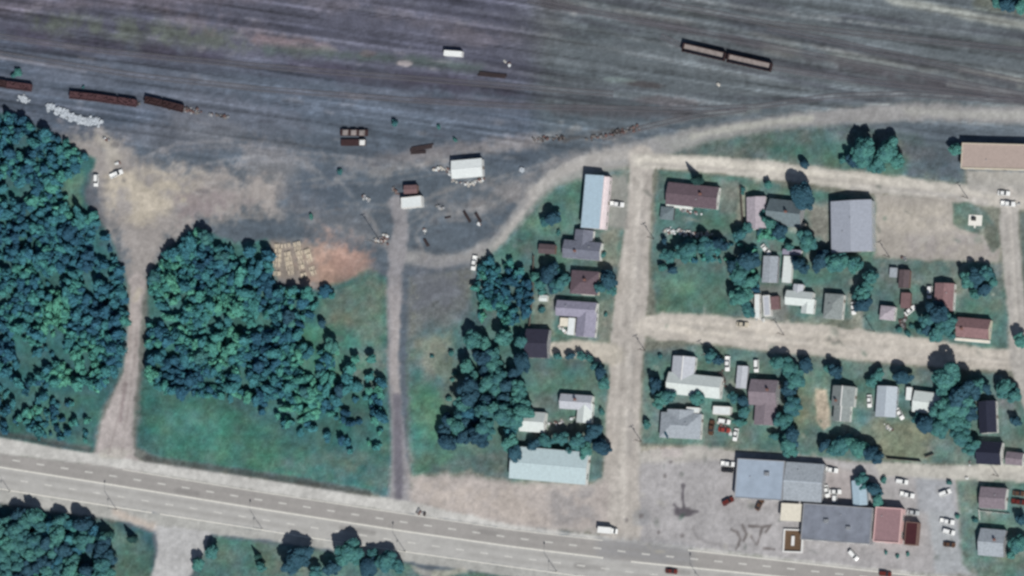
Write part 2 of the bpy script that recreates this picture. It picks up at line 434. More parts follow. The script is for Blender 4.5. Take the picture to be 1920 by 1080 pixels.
P([(1870, 760), (1900, 760), (1905, 860), (1880, 870)], (110, 128, 114), 8, 6, .7)
P([(1798, 905), (1830, 900), (2170, 880), (2170, 1290), (1880, 1290), (1815, 1060), (1800, 1000)], (96, 124, 108), 6, 5, reg=G_GRASS)
P([(1912, 400), (2170, 380), (2170, 700), (1925, 700), (1918, 560)], (104, 118, 110), 6, 4, reg=G_GRASS)
# south of the highway
SG = (84, 116, 104)
P([(-300, 900), (0, 948), (60, 955), (150, 968), (220, 975), (285, 1000), (292, 1060), (270, 1290), (-300, 1290)], (60, 98, 96), 5, 5, reg=G_GRASS)
P([(180, 985), (260, 1000), (288, 1040), (265, 1290), (190, 1290)], (92, 124, 106), 10, 8, .8)
P([(368, 1050), (400, 1005), (440, 1010), (560, 1025), (770, 1058), (790, 1080), (800, 1290), (330, 1290)], (86, 118, 104), 6, 5, reg=G_GRASS)
P([(810, 1072), (860, 1066), (1000, 1086), (1200, 1110), (1200, 1290), (790, 1290)], (92, 116, 100), 5, 4, reg=G_GRASS)
S([(-100, 940), (60, 950), (150, 965), (215, 976)], (120, 118, 108), 5, 4, .6, w=8)

# -- dirt streets and tracks
D = (170, 161, 151); DL = (190, 179, 163); DG = (158, 152, 148)
S([(258, 530, 34), (256, 570, 24), (250, 640, 24), (245, 700, 26), (228, 760, 46), (218, 800, 60), (215, 850, 74), (214, 866, 110)], (168, 160, 156), 5, 4, reg=G_TRACK)
S([(235, 720), (225, 790)], (124, 112, 112), 4, 3, .7, w=6)
S([(262, 545), (255, 560)], (180, 172, 156), 5, 4, .8, w=14)
S([(1920, 216, 34), (1800, 212, 34), (1700, 210, 34), (1560, 220, 30), (1440, 232, 28), (1320, 252, 34), (1210, 285, 46), (1110, 305, 46), (1040, 335, 34), (1000, 368, 28), (960, 420, 24), (925, 460, 24), (880, 482, 26), (820, 492, 28), (750, 480, 30)], (152, 150, 147), 8, 5, .85, reg=G_TRACK)
S([(2100, 225), (1920, 216), (1800, 214), (1700, 208)], (160, 160, 154), 5, 4, .8, w=14)
S([(1520, 222), (1440, 230), (1360, 242), (1300, 256)], (172, 172, 162), 5, 3, .85, w=12)
S([(1200, 290), (1110, 296), (1040, 330), (1000, 362)], (166, 163, 157), 6, 5, .75, w=20)
S([(930, 462), (960, 424), (1000, 372)], (172, 168, 162), 4, 3, .75, w=11)
S([(745, 380, 30), (752, 420, 26), (746, 470, 34), (740, 520, 30), (738, 580, 26), (738, 640, 22), (737, 700, 22), (742, 760, 22), (746, 820, 24), (750, 880, 34), (752, 945, 50)], (144, 142, 144), 6, 4, .95, reg=G_TRACK)
S([(742, 560, 18), (742, 620, 14), (738, 700, 12), (745, 735, 14)], (162, 156, 154), 4, 3, .85)
S([(744, 745), (746, 830), (748, 930)], (100, 98, 108), 5, 3, .8, w=16)
B(742, 555, 14, 30, (150, 146, 146), a=.8)
P([(760, 500), (870, 495), (890, 520), (850, 570), (770, 590)], (112, 114, 122), 26, 22, .7, reg=G_YARD)
# the street down to the highway
d_, sl_ = S([(1203, 296, 46), (1202, 330, 44), (1198, 400, 46), (1190, 480, 54), (1184, 560, 62), (1176, 640, 62), (1172, 720, 60), (1167, 800, 64), (1167, 870, 72), (1170, 960, 80), (1172, 1010, 96)], D, 5, 4, reg=G_DIRT)
P([(1140, 330), (1180, 325), (1178, 430), (1135, 430)], (150, 146, 138), 8, 6, .85, reg=G_LOT)
S([(1196, 330), (1186, 560), (1170, 800), (1160, 1000)], (186, 178, 166), 7, 6, .6, w=14, patch=40)
S([(1205, 400), (1196, 520), (1184, 700), (1180, 850)], (156, 150, 144), 6, 5, .55, w=12, patch=40)
S([(1195, 302, 26), (1300, 304, 28), (1440, 318, 34), (1560, 334, 36), (1680, 348, 36), (1800, 364, 36), (1920, 376, 34), (2150, 395, 34)], (178, 171, 158), 5, 4, reg=G_DIRT)
S([(1200, 300, 10), (1330, 305, 14), (1450, 318, 14), (1560, 330, 10)], (204, 196, 178), 5, 4, .8)
S([(1600, 352), (1720, 362), (1850, 380)], (156, 152, 148), 5, 4, .7, w=12)
P([(1810, 318), (1930, 320), (2150, 330), (2150, 390), (1815, 360)], (164, 160, 152), 6, 5, .9, reg=G_LOT)
S([(1200, 612, 30), (1240, 612, 52), (1340, 618, 54), (1440, 630, 58), (1560, 640, 58), (1680, 655, 56), (1800, 668, 46), (1905, 676, 40)], (182, 172, 158), 5, 4, reg=G_DIRT)
S([(1260, 612), (1440, 630), (1600, 645)], (202, 190, 170), 8, 6, .6, w=22, patch=40)
S([(1240, 600), (1300, 614), (1500, 640), (1700, 664), (1880, 676)], (164, 158, 150), 4, 3, .5, w=6, patch=50)
S([(1040, 655, 30), (1090, 655, 34), (1150, 665, 40)], (184, 174, 156), 5, 4, reg=G_DIRT)
S([(1892, 372, 36), (1893, 440, 34), (1900, 520, 36), (1908, 600, 34), (1913, 680, 40), (1935, 760, 34), (1990, 860, 34)], (168, 162, 154), 5, 3, reg=G_DIRT)
S([(1895, 400), (1904, 540), (1910, 660)], (192, 184, 172), 4, 3, .6, w=6)
# lots
P([(1640, 362), (1790, 372), (1862, 440), (1876, 470), (1870, 492), (1640, 482)], (168, 160, 148), 6, 5, reg=G_LOT)
P([(1650, 380), (1780, 385), (1790, 430), (1700, 440), (1650, 430)], (186, 176, 158), 12, 12, .6, patch=18)
P([(1700, 440), (1860, 430), (1868, 480), (1700, 480)], (158, 150, 146), 10, 10, .6, patch=18)
P([(1785, 380), (1815, 378), (1850, 395), (1868, 430), (1874, 462), (1862, 474), (1845, 440), (1800, 430), (1788, 420)], (94, 114, 100), 3.5, 3, .95, reg=G_GRASS)
P([(1845, 410), (1868, 430), (1872, 462), (1862, 472), (1848, 440)], (108, 112, 102), 5, 4, .8)
P([(768, 895), (880, 888), (960, 905), (1110, 905), (1140, 900), (1140, 1000), (960, 992), (770, 958)], (178, 167, 158), 10, 9, reg=G_LOT)
P([(1020, 910), (1110, 905), (1120, 985), (1040, 985)], (150, 147, 146), 12, 10, .6, patch=20)
P([(780, 900), (960, 915), (1030, 985), (800, 955)], (188, 174, 160), 12, 10, .6, patch=16)
P([(1200, 845), (1300, 838), (1440, 850), (1640, 868), (1790, 880), (1800, 960), (1830, 1080), (1640, 1075), (1440, 1045), (1200, 1018)], (166, 162, 160), 5, 5, reg=G_LOT)
P([(1195, 835), (1260, 836), (1380, 842), (1380, 862), (1200, 868)], (182, 176, 164), 8, 6, .8)
B(1252, 848, 26, 10, (196, 184, 178), 0, a=.7)
P([(1640, 866), (1790, 872), (2160, 868), (2160, 905), (1800, 902), (1650, 892)], (176, 172, 160), 5, 4, reg=G_DIRT)
P([(1545, 868), (1600, 885), (1600, 948), (1548, 945)], (160, 150, 146), 6, 4, .8)
P([(1715, 895), (1785, 900), (1795, 960), (1760, 960), (1720, 960)], (160, 164, 168), 6, 5, .8)
P([(1740, 960), (1790, 960), (1820, 1075), (1755, 1075)], (162, 168, 170), 6, 5, .8)
P([(1795, 902), (1830, 900), (1826, 1075), (1805, 1060)], (100, 128, 108), 6, 4, .9, reg=G_GRASS)
# oil stains and tyre marks on the gas station gravel
ST = (90, 84, 90)
B(1282, 960, 18, 9, ST, 0, soft=.3, a=.9); S([(1281, 910), (1280, 930), (1282, 950)], ST, 2, 2, .85, w=6); S([(1300, 958), (1308, 959)], ST, 2, 1, .8, w=5)
S([(1264, 946), (1272, 955)], ST, 2, 1, .8, w=5)
for pts in ([(1370, 992), (1382, 998), (1388, 1010), (1384, 1022)], [(1392, 984), (1400, 1002), (1394, 1014)], [(1405, 986), (1430, 988), (1446, 985)], [(1428, 992), (1424, 1008), (1420, 1020)], [(1386, 1022), (1380, 1030)], [(1432, 1028), (1452, 1030)], [(1408, 1005), (1418, 1022)], [(1445, 985), (1436, 998)]):
    S(pts, (104, 96, 92), 2, 2, .85, w=4)
B(1203, 970, 16, 18, (146, 146, 146), a=.7); S([(1300, 990), (1308, 1010), (1330, 1018), (1380, 1026)], (140, 136, 134), 3, 2, .7, w=6)
for (bu, bv) in ((1202, 968), (1174, 975), (1235, 998), (1279, 1004), (1247, 893), (1257, 866)): B(bu, bv, 4, 4, (116, 110, 108), a=.8)

# -- highway
HN = [(-300, 803), (0, 851), (200, 875), (480, 921), (730, 959), (960, 993), (1210, 1022), (1440, 1048), (1630, 1070), (2200, 1130)]
HC = [(-300, 828), (0, 876), (215, 910), (480, 953), (757, 996), (960, 1025), (1130, 1046), (1190, 1054), (1440, 1079), (2200, 1160)]
HS = [(-300, 868), (0, 916), (250, 955), (480, 991), (580, 1007), (757, 1033), (960, 1062), (1085, 1079), (1440, 1115), (2200, 1196)]
def yl(L, x):
    for a, b in zip(L, L[1:]):
        if a[0] <= x <= b[0]:
            return a[1] + (b[1] - a[1]) * (x - a[0]) / (b[0] - a[0])
    return L[-1][1]
NT = [(-300, 775), (0, 820), (100, 838), (180, 850), (280, 866), (480, 896), (680, 928), (760, 938), (960, 985), (1210, 1016), (1440, 1042), (1630, 1064), (2200, 1124)]
P(NT + HN[::-1], (200, 199, 195), 3, 3, reg=G_SHOULD)
SB = [(-300, 892), (0, 942), (100, 958), (200, 972), (300, 992), (480, 1010), (770, 1054), (960, 1082), (1200, 1110), (2200, 1220)]
P(HS + SB[::-1], (176, 176, 172), 3, 3, reg=G_SHOULD)
P([(290, 985), (395, 998), (380, 1040), (350, 1090), (340, 1290), (268, 1290), (282, 1080), (296, 1030)], (170, 170, 170), 5, 3, reg=G_DIRT)
S([(218, 960), (250, 975), (285, 988)], (192, 180, 170), 6, 5, .8, w=16)
B(215, 850, 30, 10, (186, 182, 172), a=.7)
P([(770, 1060), (800, 1070), (870, 1064), (880, 1074), (820, 1085), (790, 1080)], (182, 178, 168), 4, 3, .8)
# ditch between grass and shoulder
DT = (82, 84, 84)
dd, sl = S([(-300, 762), (0, 812), (60, 822), (130, 836), (165, 842)], DT, 4, 3, .75, w=11)
GZ[sl] -= .45 * _step(dd, 4)
dd, sl = S([(272, 858), (380, 874), (480, 888), (600, 908), (690, 922)], DT, 4, 3, .75, w=12)
GZ[sl] -= .45 * _step(dd, 4)
P(HN + HC[::-1], (163, 160, 157), 1.6, 0.3, reg=G_HWY)
P(HC + HS[::-1], (182, 181, 178), 1.6, 0.3, reg=G_HWY)
P([(1120, 1002), (1300, 1024), (1300, 1062), (1120, 1044)], (146, 147, 150), 10, 3, .6)

# tyre-polished lanes, patches, wheel ruts
for off in (-25, -9, 10, 29):
    S([(x, yl(HC, x) + off * .9, 7) for x in range(-200, 2001, 200)], (146, 144, 141), 4, 1, .38, patch=60)
for (u_, o_, w_) in ((330, -10, 40), (640, 12, 60), (900, -20, 30), (1080, 20, 50), (1250, 10, 40)):
    S([(u_, yl(HC, u_) + o_), (u_ + w_, yl(HC, u_ + w_) + o_)], (128, 126, 124), 2, 1, .4, w=10)
for path in ([(1198, 330), (1188, 480), (1182, 560), (1173, 700), (1166, 830), (1165, 960), (1168, 1010)],):
    for o_ in (-16, -6, 5, 15):
        S([(u_ + o_, v_) for u_, v_ in path], (150, 143, 134) if o_ in (-6, 15) else (196, 188, 176), 3, 3, .5, w=4, patch=30)
for o_ in (-12, -3, 7, 15):
    S([(1215, 606 + o_), (1340, 618 + o_), (1500, 635 + o_), (1680, 655 + o_), (1890, 676 + o_ * .6)], (156, 148, 138) if o_ in (-3, 15) else (204, 194, 178), 3, 3, .5, w=4, patch=30)
for o_ in (-7, 4, 11):
    S([(1210, 302 + o_), (1440, 318 + o_), (1680, 348 + o_), (1915, 376 + o_)], (158, 150, 142) if o_ == 4 else (206, 198, 182), 3, 3, .5, w=4, patch=30)
for o_ in (-8, 6):
    S([(1892 + o_, 380), (1900 + o_, 520), (1910 + o_, 670)], (146, 140, 134), 2.5, 2, .55, w=4, patch=40)
for o_ in (-6, 6):
    S([(254 + o_, 570), (248 + o_, 660), (236 + o_, 750), (216 + o_ * 2, 850)], (138, 128, 124), 2.5, 2, .5, w=4, patch=30)
    S([(741 + o_, 520), (739 + o_, 640), (738 + o_, 720)], (168, 164, 162), 2.5, 2, .5, w=4, patch=30)
rdp = random.Random(3)
for _ in range(160):   # small worn spots, puddle beds and weeds
    u_, v_ = rdp.uniform(1200, 1900), rdp.uniform(320, 1050)
    k_ = rdp.random(); B(u_, v_, rdp.uniform(3, 9), rdp.uniform(2, 6), (176, 172, 160) if k_ < .45 else (92, 100, 92) if k_ < .8 else (70, 104, 88), rdp.uniform(0, 90), soft=.8, a=rdp.uniform(.25, .6), namp=.6)
for _ in range(150):
    u_, v_ = rdp.uniform(0, 1100), rdp.uniform(10, 470)
    B(u_, v_, rdp.uniform(3, 16), rdp.uniform(2, 5), (158, 156, 154) if rdp.random() < .5 else (74, 76, 82), rdp.uniform(0, 16), soft=.8, a=rdp.uniform(.2, .5), namp=.6)
# -- fine variation of the ground colour
hw = REG == G_HWY
n1 = fbm(U / 7, V / 7, 4, 4) - .5
n2 = fbm(U / 45, V / 38, 6, 3) - .5
amp = np.where(hw, .08, np.where(REG == G_GRASS, .42, .24))
GC *= (1 + n1 * amp + n2 * np.where(hw, .06, np.where(REG == G_GRASS, .34, .18)))[..., None]
gr = REG == G_GRASS
def tone(mask, mul, desat):
    g = GC[mask]; m_ = g.mean(1, keepdims=True)
    GC[mask] = (g + (m_ - g) * desat) * np.array(mul)
gw = np.where(gr, np.clip((GC[..., 1] - GC[..., 0] - 4) / 20.0, 0, 1), 0)
m_ = GC.mean(2, keepdims=True)
GC = GC + gw[..., None] * ((GC + (m_ - GC) * .09) * np.array([1.08, 1.05, 1.12]) - GC)
tone(REG == G_YARD, (.99, 1.0, 1.015), .05)
rt = np.clip((U - 1000) / 300, 0, 1) * top
GC *= (1 + .05 * rt * (REG == G_YARD))[..., None]
brk = np.clip((U - 985) / 40, 0, 1) * top * (REG == G_YARD)
GC *= 1 + brk[..., None] * np.array([.01, .012, -.012]) + (1 - brk)[..., None] * (top * (REG == G_YARD))[..., None] * np.array([-.02, -.03, .01])
yd = np.where(REG == G_YARD, 1.0, 0.0)
bl = fbm(SU / 34, SV / 16, 3, 4); bl2 = fbm(SU / 260, SV / 6, 5, 3)
GC *= (1 + yd * (np.clip(bl - .58, 0, 1) * .6 - np.clip(.42 - bl, 0, 1) * .3 + np.clip(bl2 - .58, 0, 1) * 1.1 * top - np.clip(.42 - bl2, 0, 1) * 1.1 * top))[..., None]
tone(REG == G_DIRT, (1.10, 1.10, 1.10), .42)
tone(REG == G_TRACK, (1.06, 1.06, 1.07), .12)
tone(REG == G_LOT, (1.04, 1.045, 1.06), .25)
GC[..., 0] *= 1 + gw * (fbm(U / 26, V / 26, 1, 3) - .5) * .4
GC[..., 2] *= 1 + gw * (fbm(U / 30, V / 30, 7, 3) - .5) * .2
GC = np.clip(GC, 5, 250) / 255.0
GL = np.where(GC <= .04045, GC / 12.92, ((GC + .055) / 1.055) ** 2.4) * KALB
GZ += np.where(hw, 0.0, (fbm(U / 12, V / 12, 2, 3) - .5) * .08 - .03)
GX, GY = at(U, V)

def ground_mat(name, scale, var, rough, bump):
    m = bpy.data.materials.new(name); m.use_nodes = True
    nt = m.node_tree; b = nt.nodes['Principled BSDF']
    b.inputs['Roughness'].default_value = rough
    if 'Specular IOR Level' in b.inputs: b.inputs['Specular IOR Level'].default_value = .15
    at_ = nt.nodes.new('ShaderNodeAttribute'); at_.attribute_name = 'soil'
    geo = nt.nodes.new('ShaderNodeNewGeometry')
    nz = nt.nodes.new('ShaderNodeTexNoise'); nz.inputs['Scale'].default_value = scale; nz.inputs['Detail'].default_value = 6; nz.inputs['Roughness'].default_value = .7
    nt.links.new(geo.outputs['Position'], nz.inputs['Vector'])
    mr = nt.nodes.new('ShaderNodeMapRange'); mr.inputs['From Min'].default_value = .3; mr.inputs['From Max'].default_value = .7
    mr.inputs['To Min'].default_value = 1 - var; mr.inputs['To Max'].default_value = 1 + var
    nt.links.new(nz.outputs['Fac'], mr.inputs['Value'])
    mx = nt.nodes.new('ShaderNodeVectorMath'); mx.operation = 'SCALE'
    nt.links.new(at_.outputs['Color'], mx.inputs[0]); nt.links.new(mr.outputs[0], mx.inputs['Scale'])
    nt.links.new(mx.outputs[0], b.inputs['Base Color'])
    bp = nt.nodes.new('ShaderNodeBump'); bp.inputs['Strength'].default_value = bump; bp.inputs['Distance'].default_value = .15
    nt.links.new(nz.outputs['Fac'], bp.inputs['Height']); nt.links.new(bp.outputs[0], b.inputs['Normal'])
    return m
GM = {G_GRASS: ground_mat('grass_soil', 1.1, .26, .95, .8), G_YARD: ground_mat('yard_cinders', .9, .16, .95, .5),
      G_HWY: ground_mat('asphalt', 1.5, .06, .9, .15), G_SHOULD: ground_mat('shoulder_gravel', 1.6, .12, .95, .4),
      G_DIRT: ground_mat('street_dirt', 1.0, .10, .95, .4), G_LOT: ground_mat('lot_gravel', 1.0, .12, .95, .4), G_TRACK: ground_mat('track_dirt', 1.0, .12, .95, .4)}
q = np.arange(NV * NU).reshape(NV, NU)
quads = np.stack([q[1:, :-1], q[1:, 1:], q[:-1, 1:], q[:-1, :-1]], -1).reshape(-1, 4)
qreg = REG[:-1, :-1].reshape(-1)
PV = np.stack([GX, GY, GZ], -1).reshape(-1, 3)
CV = np.concatenate([GL.reshape(-1, 3), np.ones((NV * NU, 1))], 1)
STRUCT = {}
for r, nm in enumerate(REG_NAMES):
    qs = quads[qreg == r]
    if len(qs) == 0: continue
    used = np.zeros(NV * NU, bool); used[qs.reshape(-1)] = True
    idx = np.cumsum(used) - 1
    vs = PV[used]; cs = CV[used]; qs = idx[qs]
    me = bpy.data.meshes.new(nm)
    me.vertices.add(len(vs)); me.vertices.foreach_set('co', vs.astype(np.float32).reshape(-1))
    me.loops.add(len(qs) * 4); me.loops.foreach_set('vertex_index', qs.astype(np.int32).reshape(-1))
    me.polygons.add(len(qs)); me.polygons.foreach_set('loop_start', np.arange(0, len(qs) * 4, 4, dtype=np.int32))
    me.polygons.foreach_set('loop_total', np.full(len(qs), 4, np.int32))
    me.update(calc_edges=True)
    ca_ = me.color_attributes.new('soil', 'FLOAT_COLOR', 'POINT')
    ca_.data.foreach_set('color', cs.astype(np.float32).reshape(-1))
    me.polygons.foreach_set('use_smooth', np.ones(len(qs), bool))
    me.materials.append(GM[r])
    o = bpy.data.objects.new(nm, me); COL.objects.link(o)
    o['kind'] = 'structure'
    STRUCT[r] = o
mb = MB(); mb.add([(-6000, -6000, -1.2), (6000, -6000, -1.2), (6000, 6000, -1.2), (-6000, 6000, -1.2)], [(0, 1, 2, 3)])
o = mb.build('ground', mat('far_grass', C(72, 104, 92), rough=.95, var=.3, scale=.05)); o['kind'] = 'structure'

# painted lines on the highway
paint = mat('road_paint', C(222, 220, 212), rough=.7, var=.12, scale=.7)
hwy = STRUCT[G_HWY]
def ribbon(name, pts, w, z, m, parent):
    ps = [atv(u, v) for u, v in pts]; vs = []; fs = []
    for i, p in enumerate(ps):
        d = (ps[min(i + 1, len(ps) - 1)] - ps[max(i - 1, 0)]).normalized(); n = Vector((-d.y, d.x, 0)) * w / 2
        vs += [p + n + Vector((0, 0, z)), p - n + Vector((0, 0, z))]
        if i: fs.append((2 * i - 2, 2 * i - 1, 2 * i + 1, 2 * i))
    b = MB(); b.add(vs, fs); return b.build(name, m, parent)
def seg(f, x0, x1, n=40): return [(x0 + (x1 - x0) * i / n, f(x0 + (x1 - x0) * i / n)) for i in range(n + 1)]
ribbon('center_line', seg(lambda x: yl(HC, x), -200, 1131), .62, .015, paint, hwy)
ribbon('center_line', seg(lambda x: yl(HC, x), 1183, 2000), .62, .015, paint, hwy)
ribbon('edge_line', seg(lambda x: yl(HS, x) + 1.0, -200, 285), .5, .015, paint, hwy)
ribbon('edge_line', seg(lambda x: yl(HS, x) + 1.0, 300, 1500), .45, .015, paint, hwy)
ribbon('edge_line', seg(lambda x: yl(HN, x) + .5, 230, 1130), .3, .015, paint, hwy)
ribbon('edge_line', seg(lambda x: yl(HN, x) + .5, 1290, 1900), .45, .015, paint, hwy)
dash_b = MB(); dash_b.add([(-1.6, -.26, 0), (1.6, -.26, 0), (1.6, .26, 0), (-1.6, .26, 0)], [(0, 1, 2, 3)])
dash_me = dash_b.mesh('lane_dash', mat('worn_paint', C(206, 205, 200), rough=.8, var=.2, scale=1.5))
for off, x0 in ((-17.0, -15), (19.5, 0)):
    x = x0
    while x < 1930:
        y = yl(HC, x) + off
        if y < 1100 and not (off > 0 and 1140 < x < 1150):
            y2 = yl(HC, x + 5) + off; p = atv(x, y); p2 = atv(x + 5, y2)
            put('lane_dash', dash_me, hwy, Matrix.Translation((p.x, p.y, .015)) @ Matrix.Rotation(math.atan2(p2.y - p.y, p2.x - p.x), 4, 'Z'))
        x += 45.4

# ------------------------------------------------------------------ buildings
BLD = []          # (u, v, short name) used to say what a tree stands beside
def frame(rect, ang, h):
    x0, y0, x1, y1 = rect; cx, cy = (x0 + x1) / 2, (y0 + y1) / 2
    c, s = math.cos(R(ang)), math.sin(R(ang)); P4 = []
    for x, y in ((x0, y0), (x1, y0), (x1, y1), (x0, y1)):
        dx, dy = x - cx, y - cy
        P4.append(Vector(at(cx + dx * c - dy * s, cy + dx * s + dy * c, h)))
    ux = ((P4[1] - P4[0]) + (P4[2] - P4[3])) / 2; uy = ((P4[0] - P4[3]) + (P4[1] - P4[2])) / 2
    o = (P4[0] + P4[1] + P4[2] + P4[3]) / 4
    return o, math.atan2(ux.y, ux.x), ux.length, uy.length

def gable_pts(W, D, ze, zr, axis):
    if axis == 'x':
        return [[(-W, -D, ze), (W, -D, ze), (W, 0, zr), (-W, 0, zr)], [(-W, 0, zr), (W, 0, zr), (W, D, ze), (-W, D, ze)]]
    return [[(0, -D, zr), (0, D, zr), (-W, D, ze), (-W, -D, ze)], [(W, -D, ze), (W, D, ze), (0, D, zr), (0, -D, zr)]]

_WIN = {}
def win_mesh(kind):
    if kind in _WIN: return _WIN[kind]
    w, h = {'std': (1.3, 1.1), 'big': (2.2, 1.3), 'shop': (2.6, 1.9)}[kind]
    f = MB()
    for a in ((-w / 2 - .08, -w / 2, 0, .07, -.08, h + .08), (w / 2, w / 2 + .08, 0, .07, -.08, h + .08)): f.box(*a)
    f.box(-w / 2, w / 2, 0, .07, -.08, 0); f.box(-w / 2, w / 2, 0, .07, h, h + .08); f.box(-.03, .03, 0.025, .05, 0, h)
    g = MB(); g.box(-w / 2, w / 2, .005, .02, 0, h)
    _WIN[kind] = (f.mesh('window', mat('window_trim', C(225, 225, 222), rough=.5, var=.05)), g.mesh('pane', glass_mat()), w)
    return _WIN[kind]
_DOOR = None
def door_mesh():
    global _DOOR
    if _DOOR is None:
        f = MB(); f.box(-.48, .48, 0, .06, 0, 2.05); f.box(-.56, -.48, 0, .09, 0, 2.1); f.box(.48, .56, 0, .09, 0, 2.1); f.box(-.56, .56, 0, .09, 2.05, 2.14)
        g = MB(); g.box(.34, .42, .06, .12, .95, 1.05)
        _DOOR = (f.mesh('door', mat('door_paint', C(150, 140, 132), rough=.5)), g.mesh('handle', mat('handle_metal', (.3, .3, .3, 1), rough=.3, metal=1)))
    return _DOOR

def V_(rect, roof, wall='white_siding', ang=4.5, h=3.1, t='gable', axis='x', pitch=.36, over=.15, seam=0, cap=None, win='std', door=None, par=.45):
    return dict(rect=rect, roof=roof, wall=wall, ang=ang, h=h, t=t, axis=axis, pitch=pitch, over=over, seam=seam, cap=cap, win=win, door=door, par=par)

# roof and wall finishes
def RM(n, c, rough=.85, var=.12, scale=.9, **k): return mat(n, c, rough=rough, var=var * 1.7, scale=scale * 1.2, bump=k.pop('bump', .3), **k)
mat('pink_siding', C(226, 214, 216), rough=.7, var=.1)
RM('blue_grey_metal', C(172, 194, 208), rough=.55, var=.06); RM('grey_shingle', C(116, 120, 134)); RM('brown_shingle', C(120, 96, 98))
RM('plum_shingle', C(104, 90, 98)); RM('mauve_shingle', C(150, 148, 166)); RM('dark_shingle', C(54, 54, 70)); RM('black_shingle', C(40, 44, 62))
RM('pale_metal', C(190, 208, 212), rough=.55, var=.06); RM('white_metal_roof', C(226, 232, 232), rough=.55, var=.05); RM('light_grey_roof', C(188, 192, 200), rough=.7, var=.08)
RM('steel_roof', C(164, 170, 182), rough=.55, var=.07); RM('steel_light', C(186, 196, 205), rough=.5, var=.06); RM('greenish_roof', C(140, 148, 148)); RM('red_brown_shingle', C(138, 110, 112))
RM('pinkish_roof', C(176, 168, 176)); RM('slate_green', C(112, 126, 132)); RM('flat_blue_grey', C(160, 174, 190), var=.06, scale=.25); RM('flat_dark', C(128, 134, 146), var=.12, scale=.2)
RM('brick_roof', C(150, 122, 126), var=.07); RM('maroon_roof', C(70, 34, 40)); RM('beige_roof', C(178, 162, 154), var=.05); RM('cream_roof', C(226, 220, 204), var=.06)
RM('dull_grey_roof', C(160, 168, 176)); RM('mauve_brown', C(132, 122, 130)); RM('off_white_roof', C(212, 220, 218), var=.06); RM('dark_brown_roof', C(96, 84, 88))
mat('white_siding', C(232, 232, 228), rough=.6, var=.06, stretch=(.1, .1, 6), scale=1.2); mat('pink_siding', C(226, 204, 202), rough=.7, var=.08); mat('cream_siding', C(214, 205, 186), rough=.7, var=.08)
mat('grey_siding', C(158, 160, 164), rough=.7, var=.08); mat('brown_siding', C(128, 104, 96), rough=.8, var=.1); mat('steel_wall', C(178, 186, 192), rough=.5, var=.06, stretch=(8, 8, .1), scale=1.0)
mat('dark_siding', C(84, 82, 86), rough=.8); mat('pink_coping', C(232, 196, 194), rough=.7, var=.05); mat('white_trim', C(232, 232, 230), rough=.6, var=.05); mat('concrete', C(200, 198, 190), rough=.9, var=.1)
mat('brick', C(140, 100, 90), rough=.9, var=.15, scale=2); mat('galvanised', C(180, 184, 188), rough=.4, var=.1, metal=.5)

def inside_other(p, vols, k, M):
    w = M @ Vector((p[0], p[1], 0))
    for j, (o, rz, W, D) in enumerate(vols):
        if j == k: continue
        l = Matrix.Rotation(-rz, 2) @ (Vector((w.x, w.y)) - o)
        if abs(l.x) < W / 2 and abs(l.y) < D / 2: return True
    return False

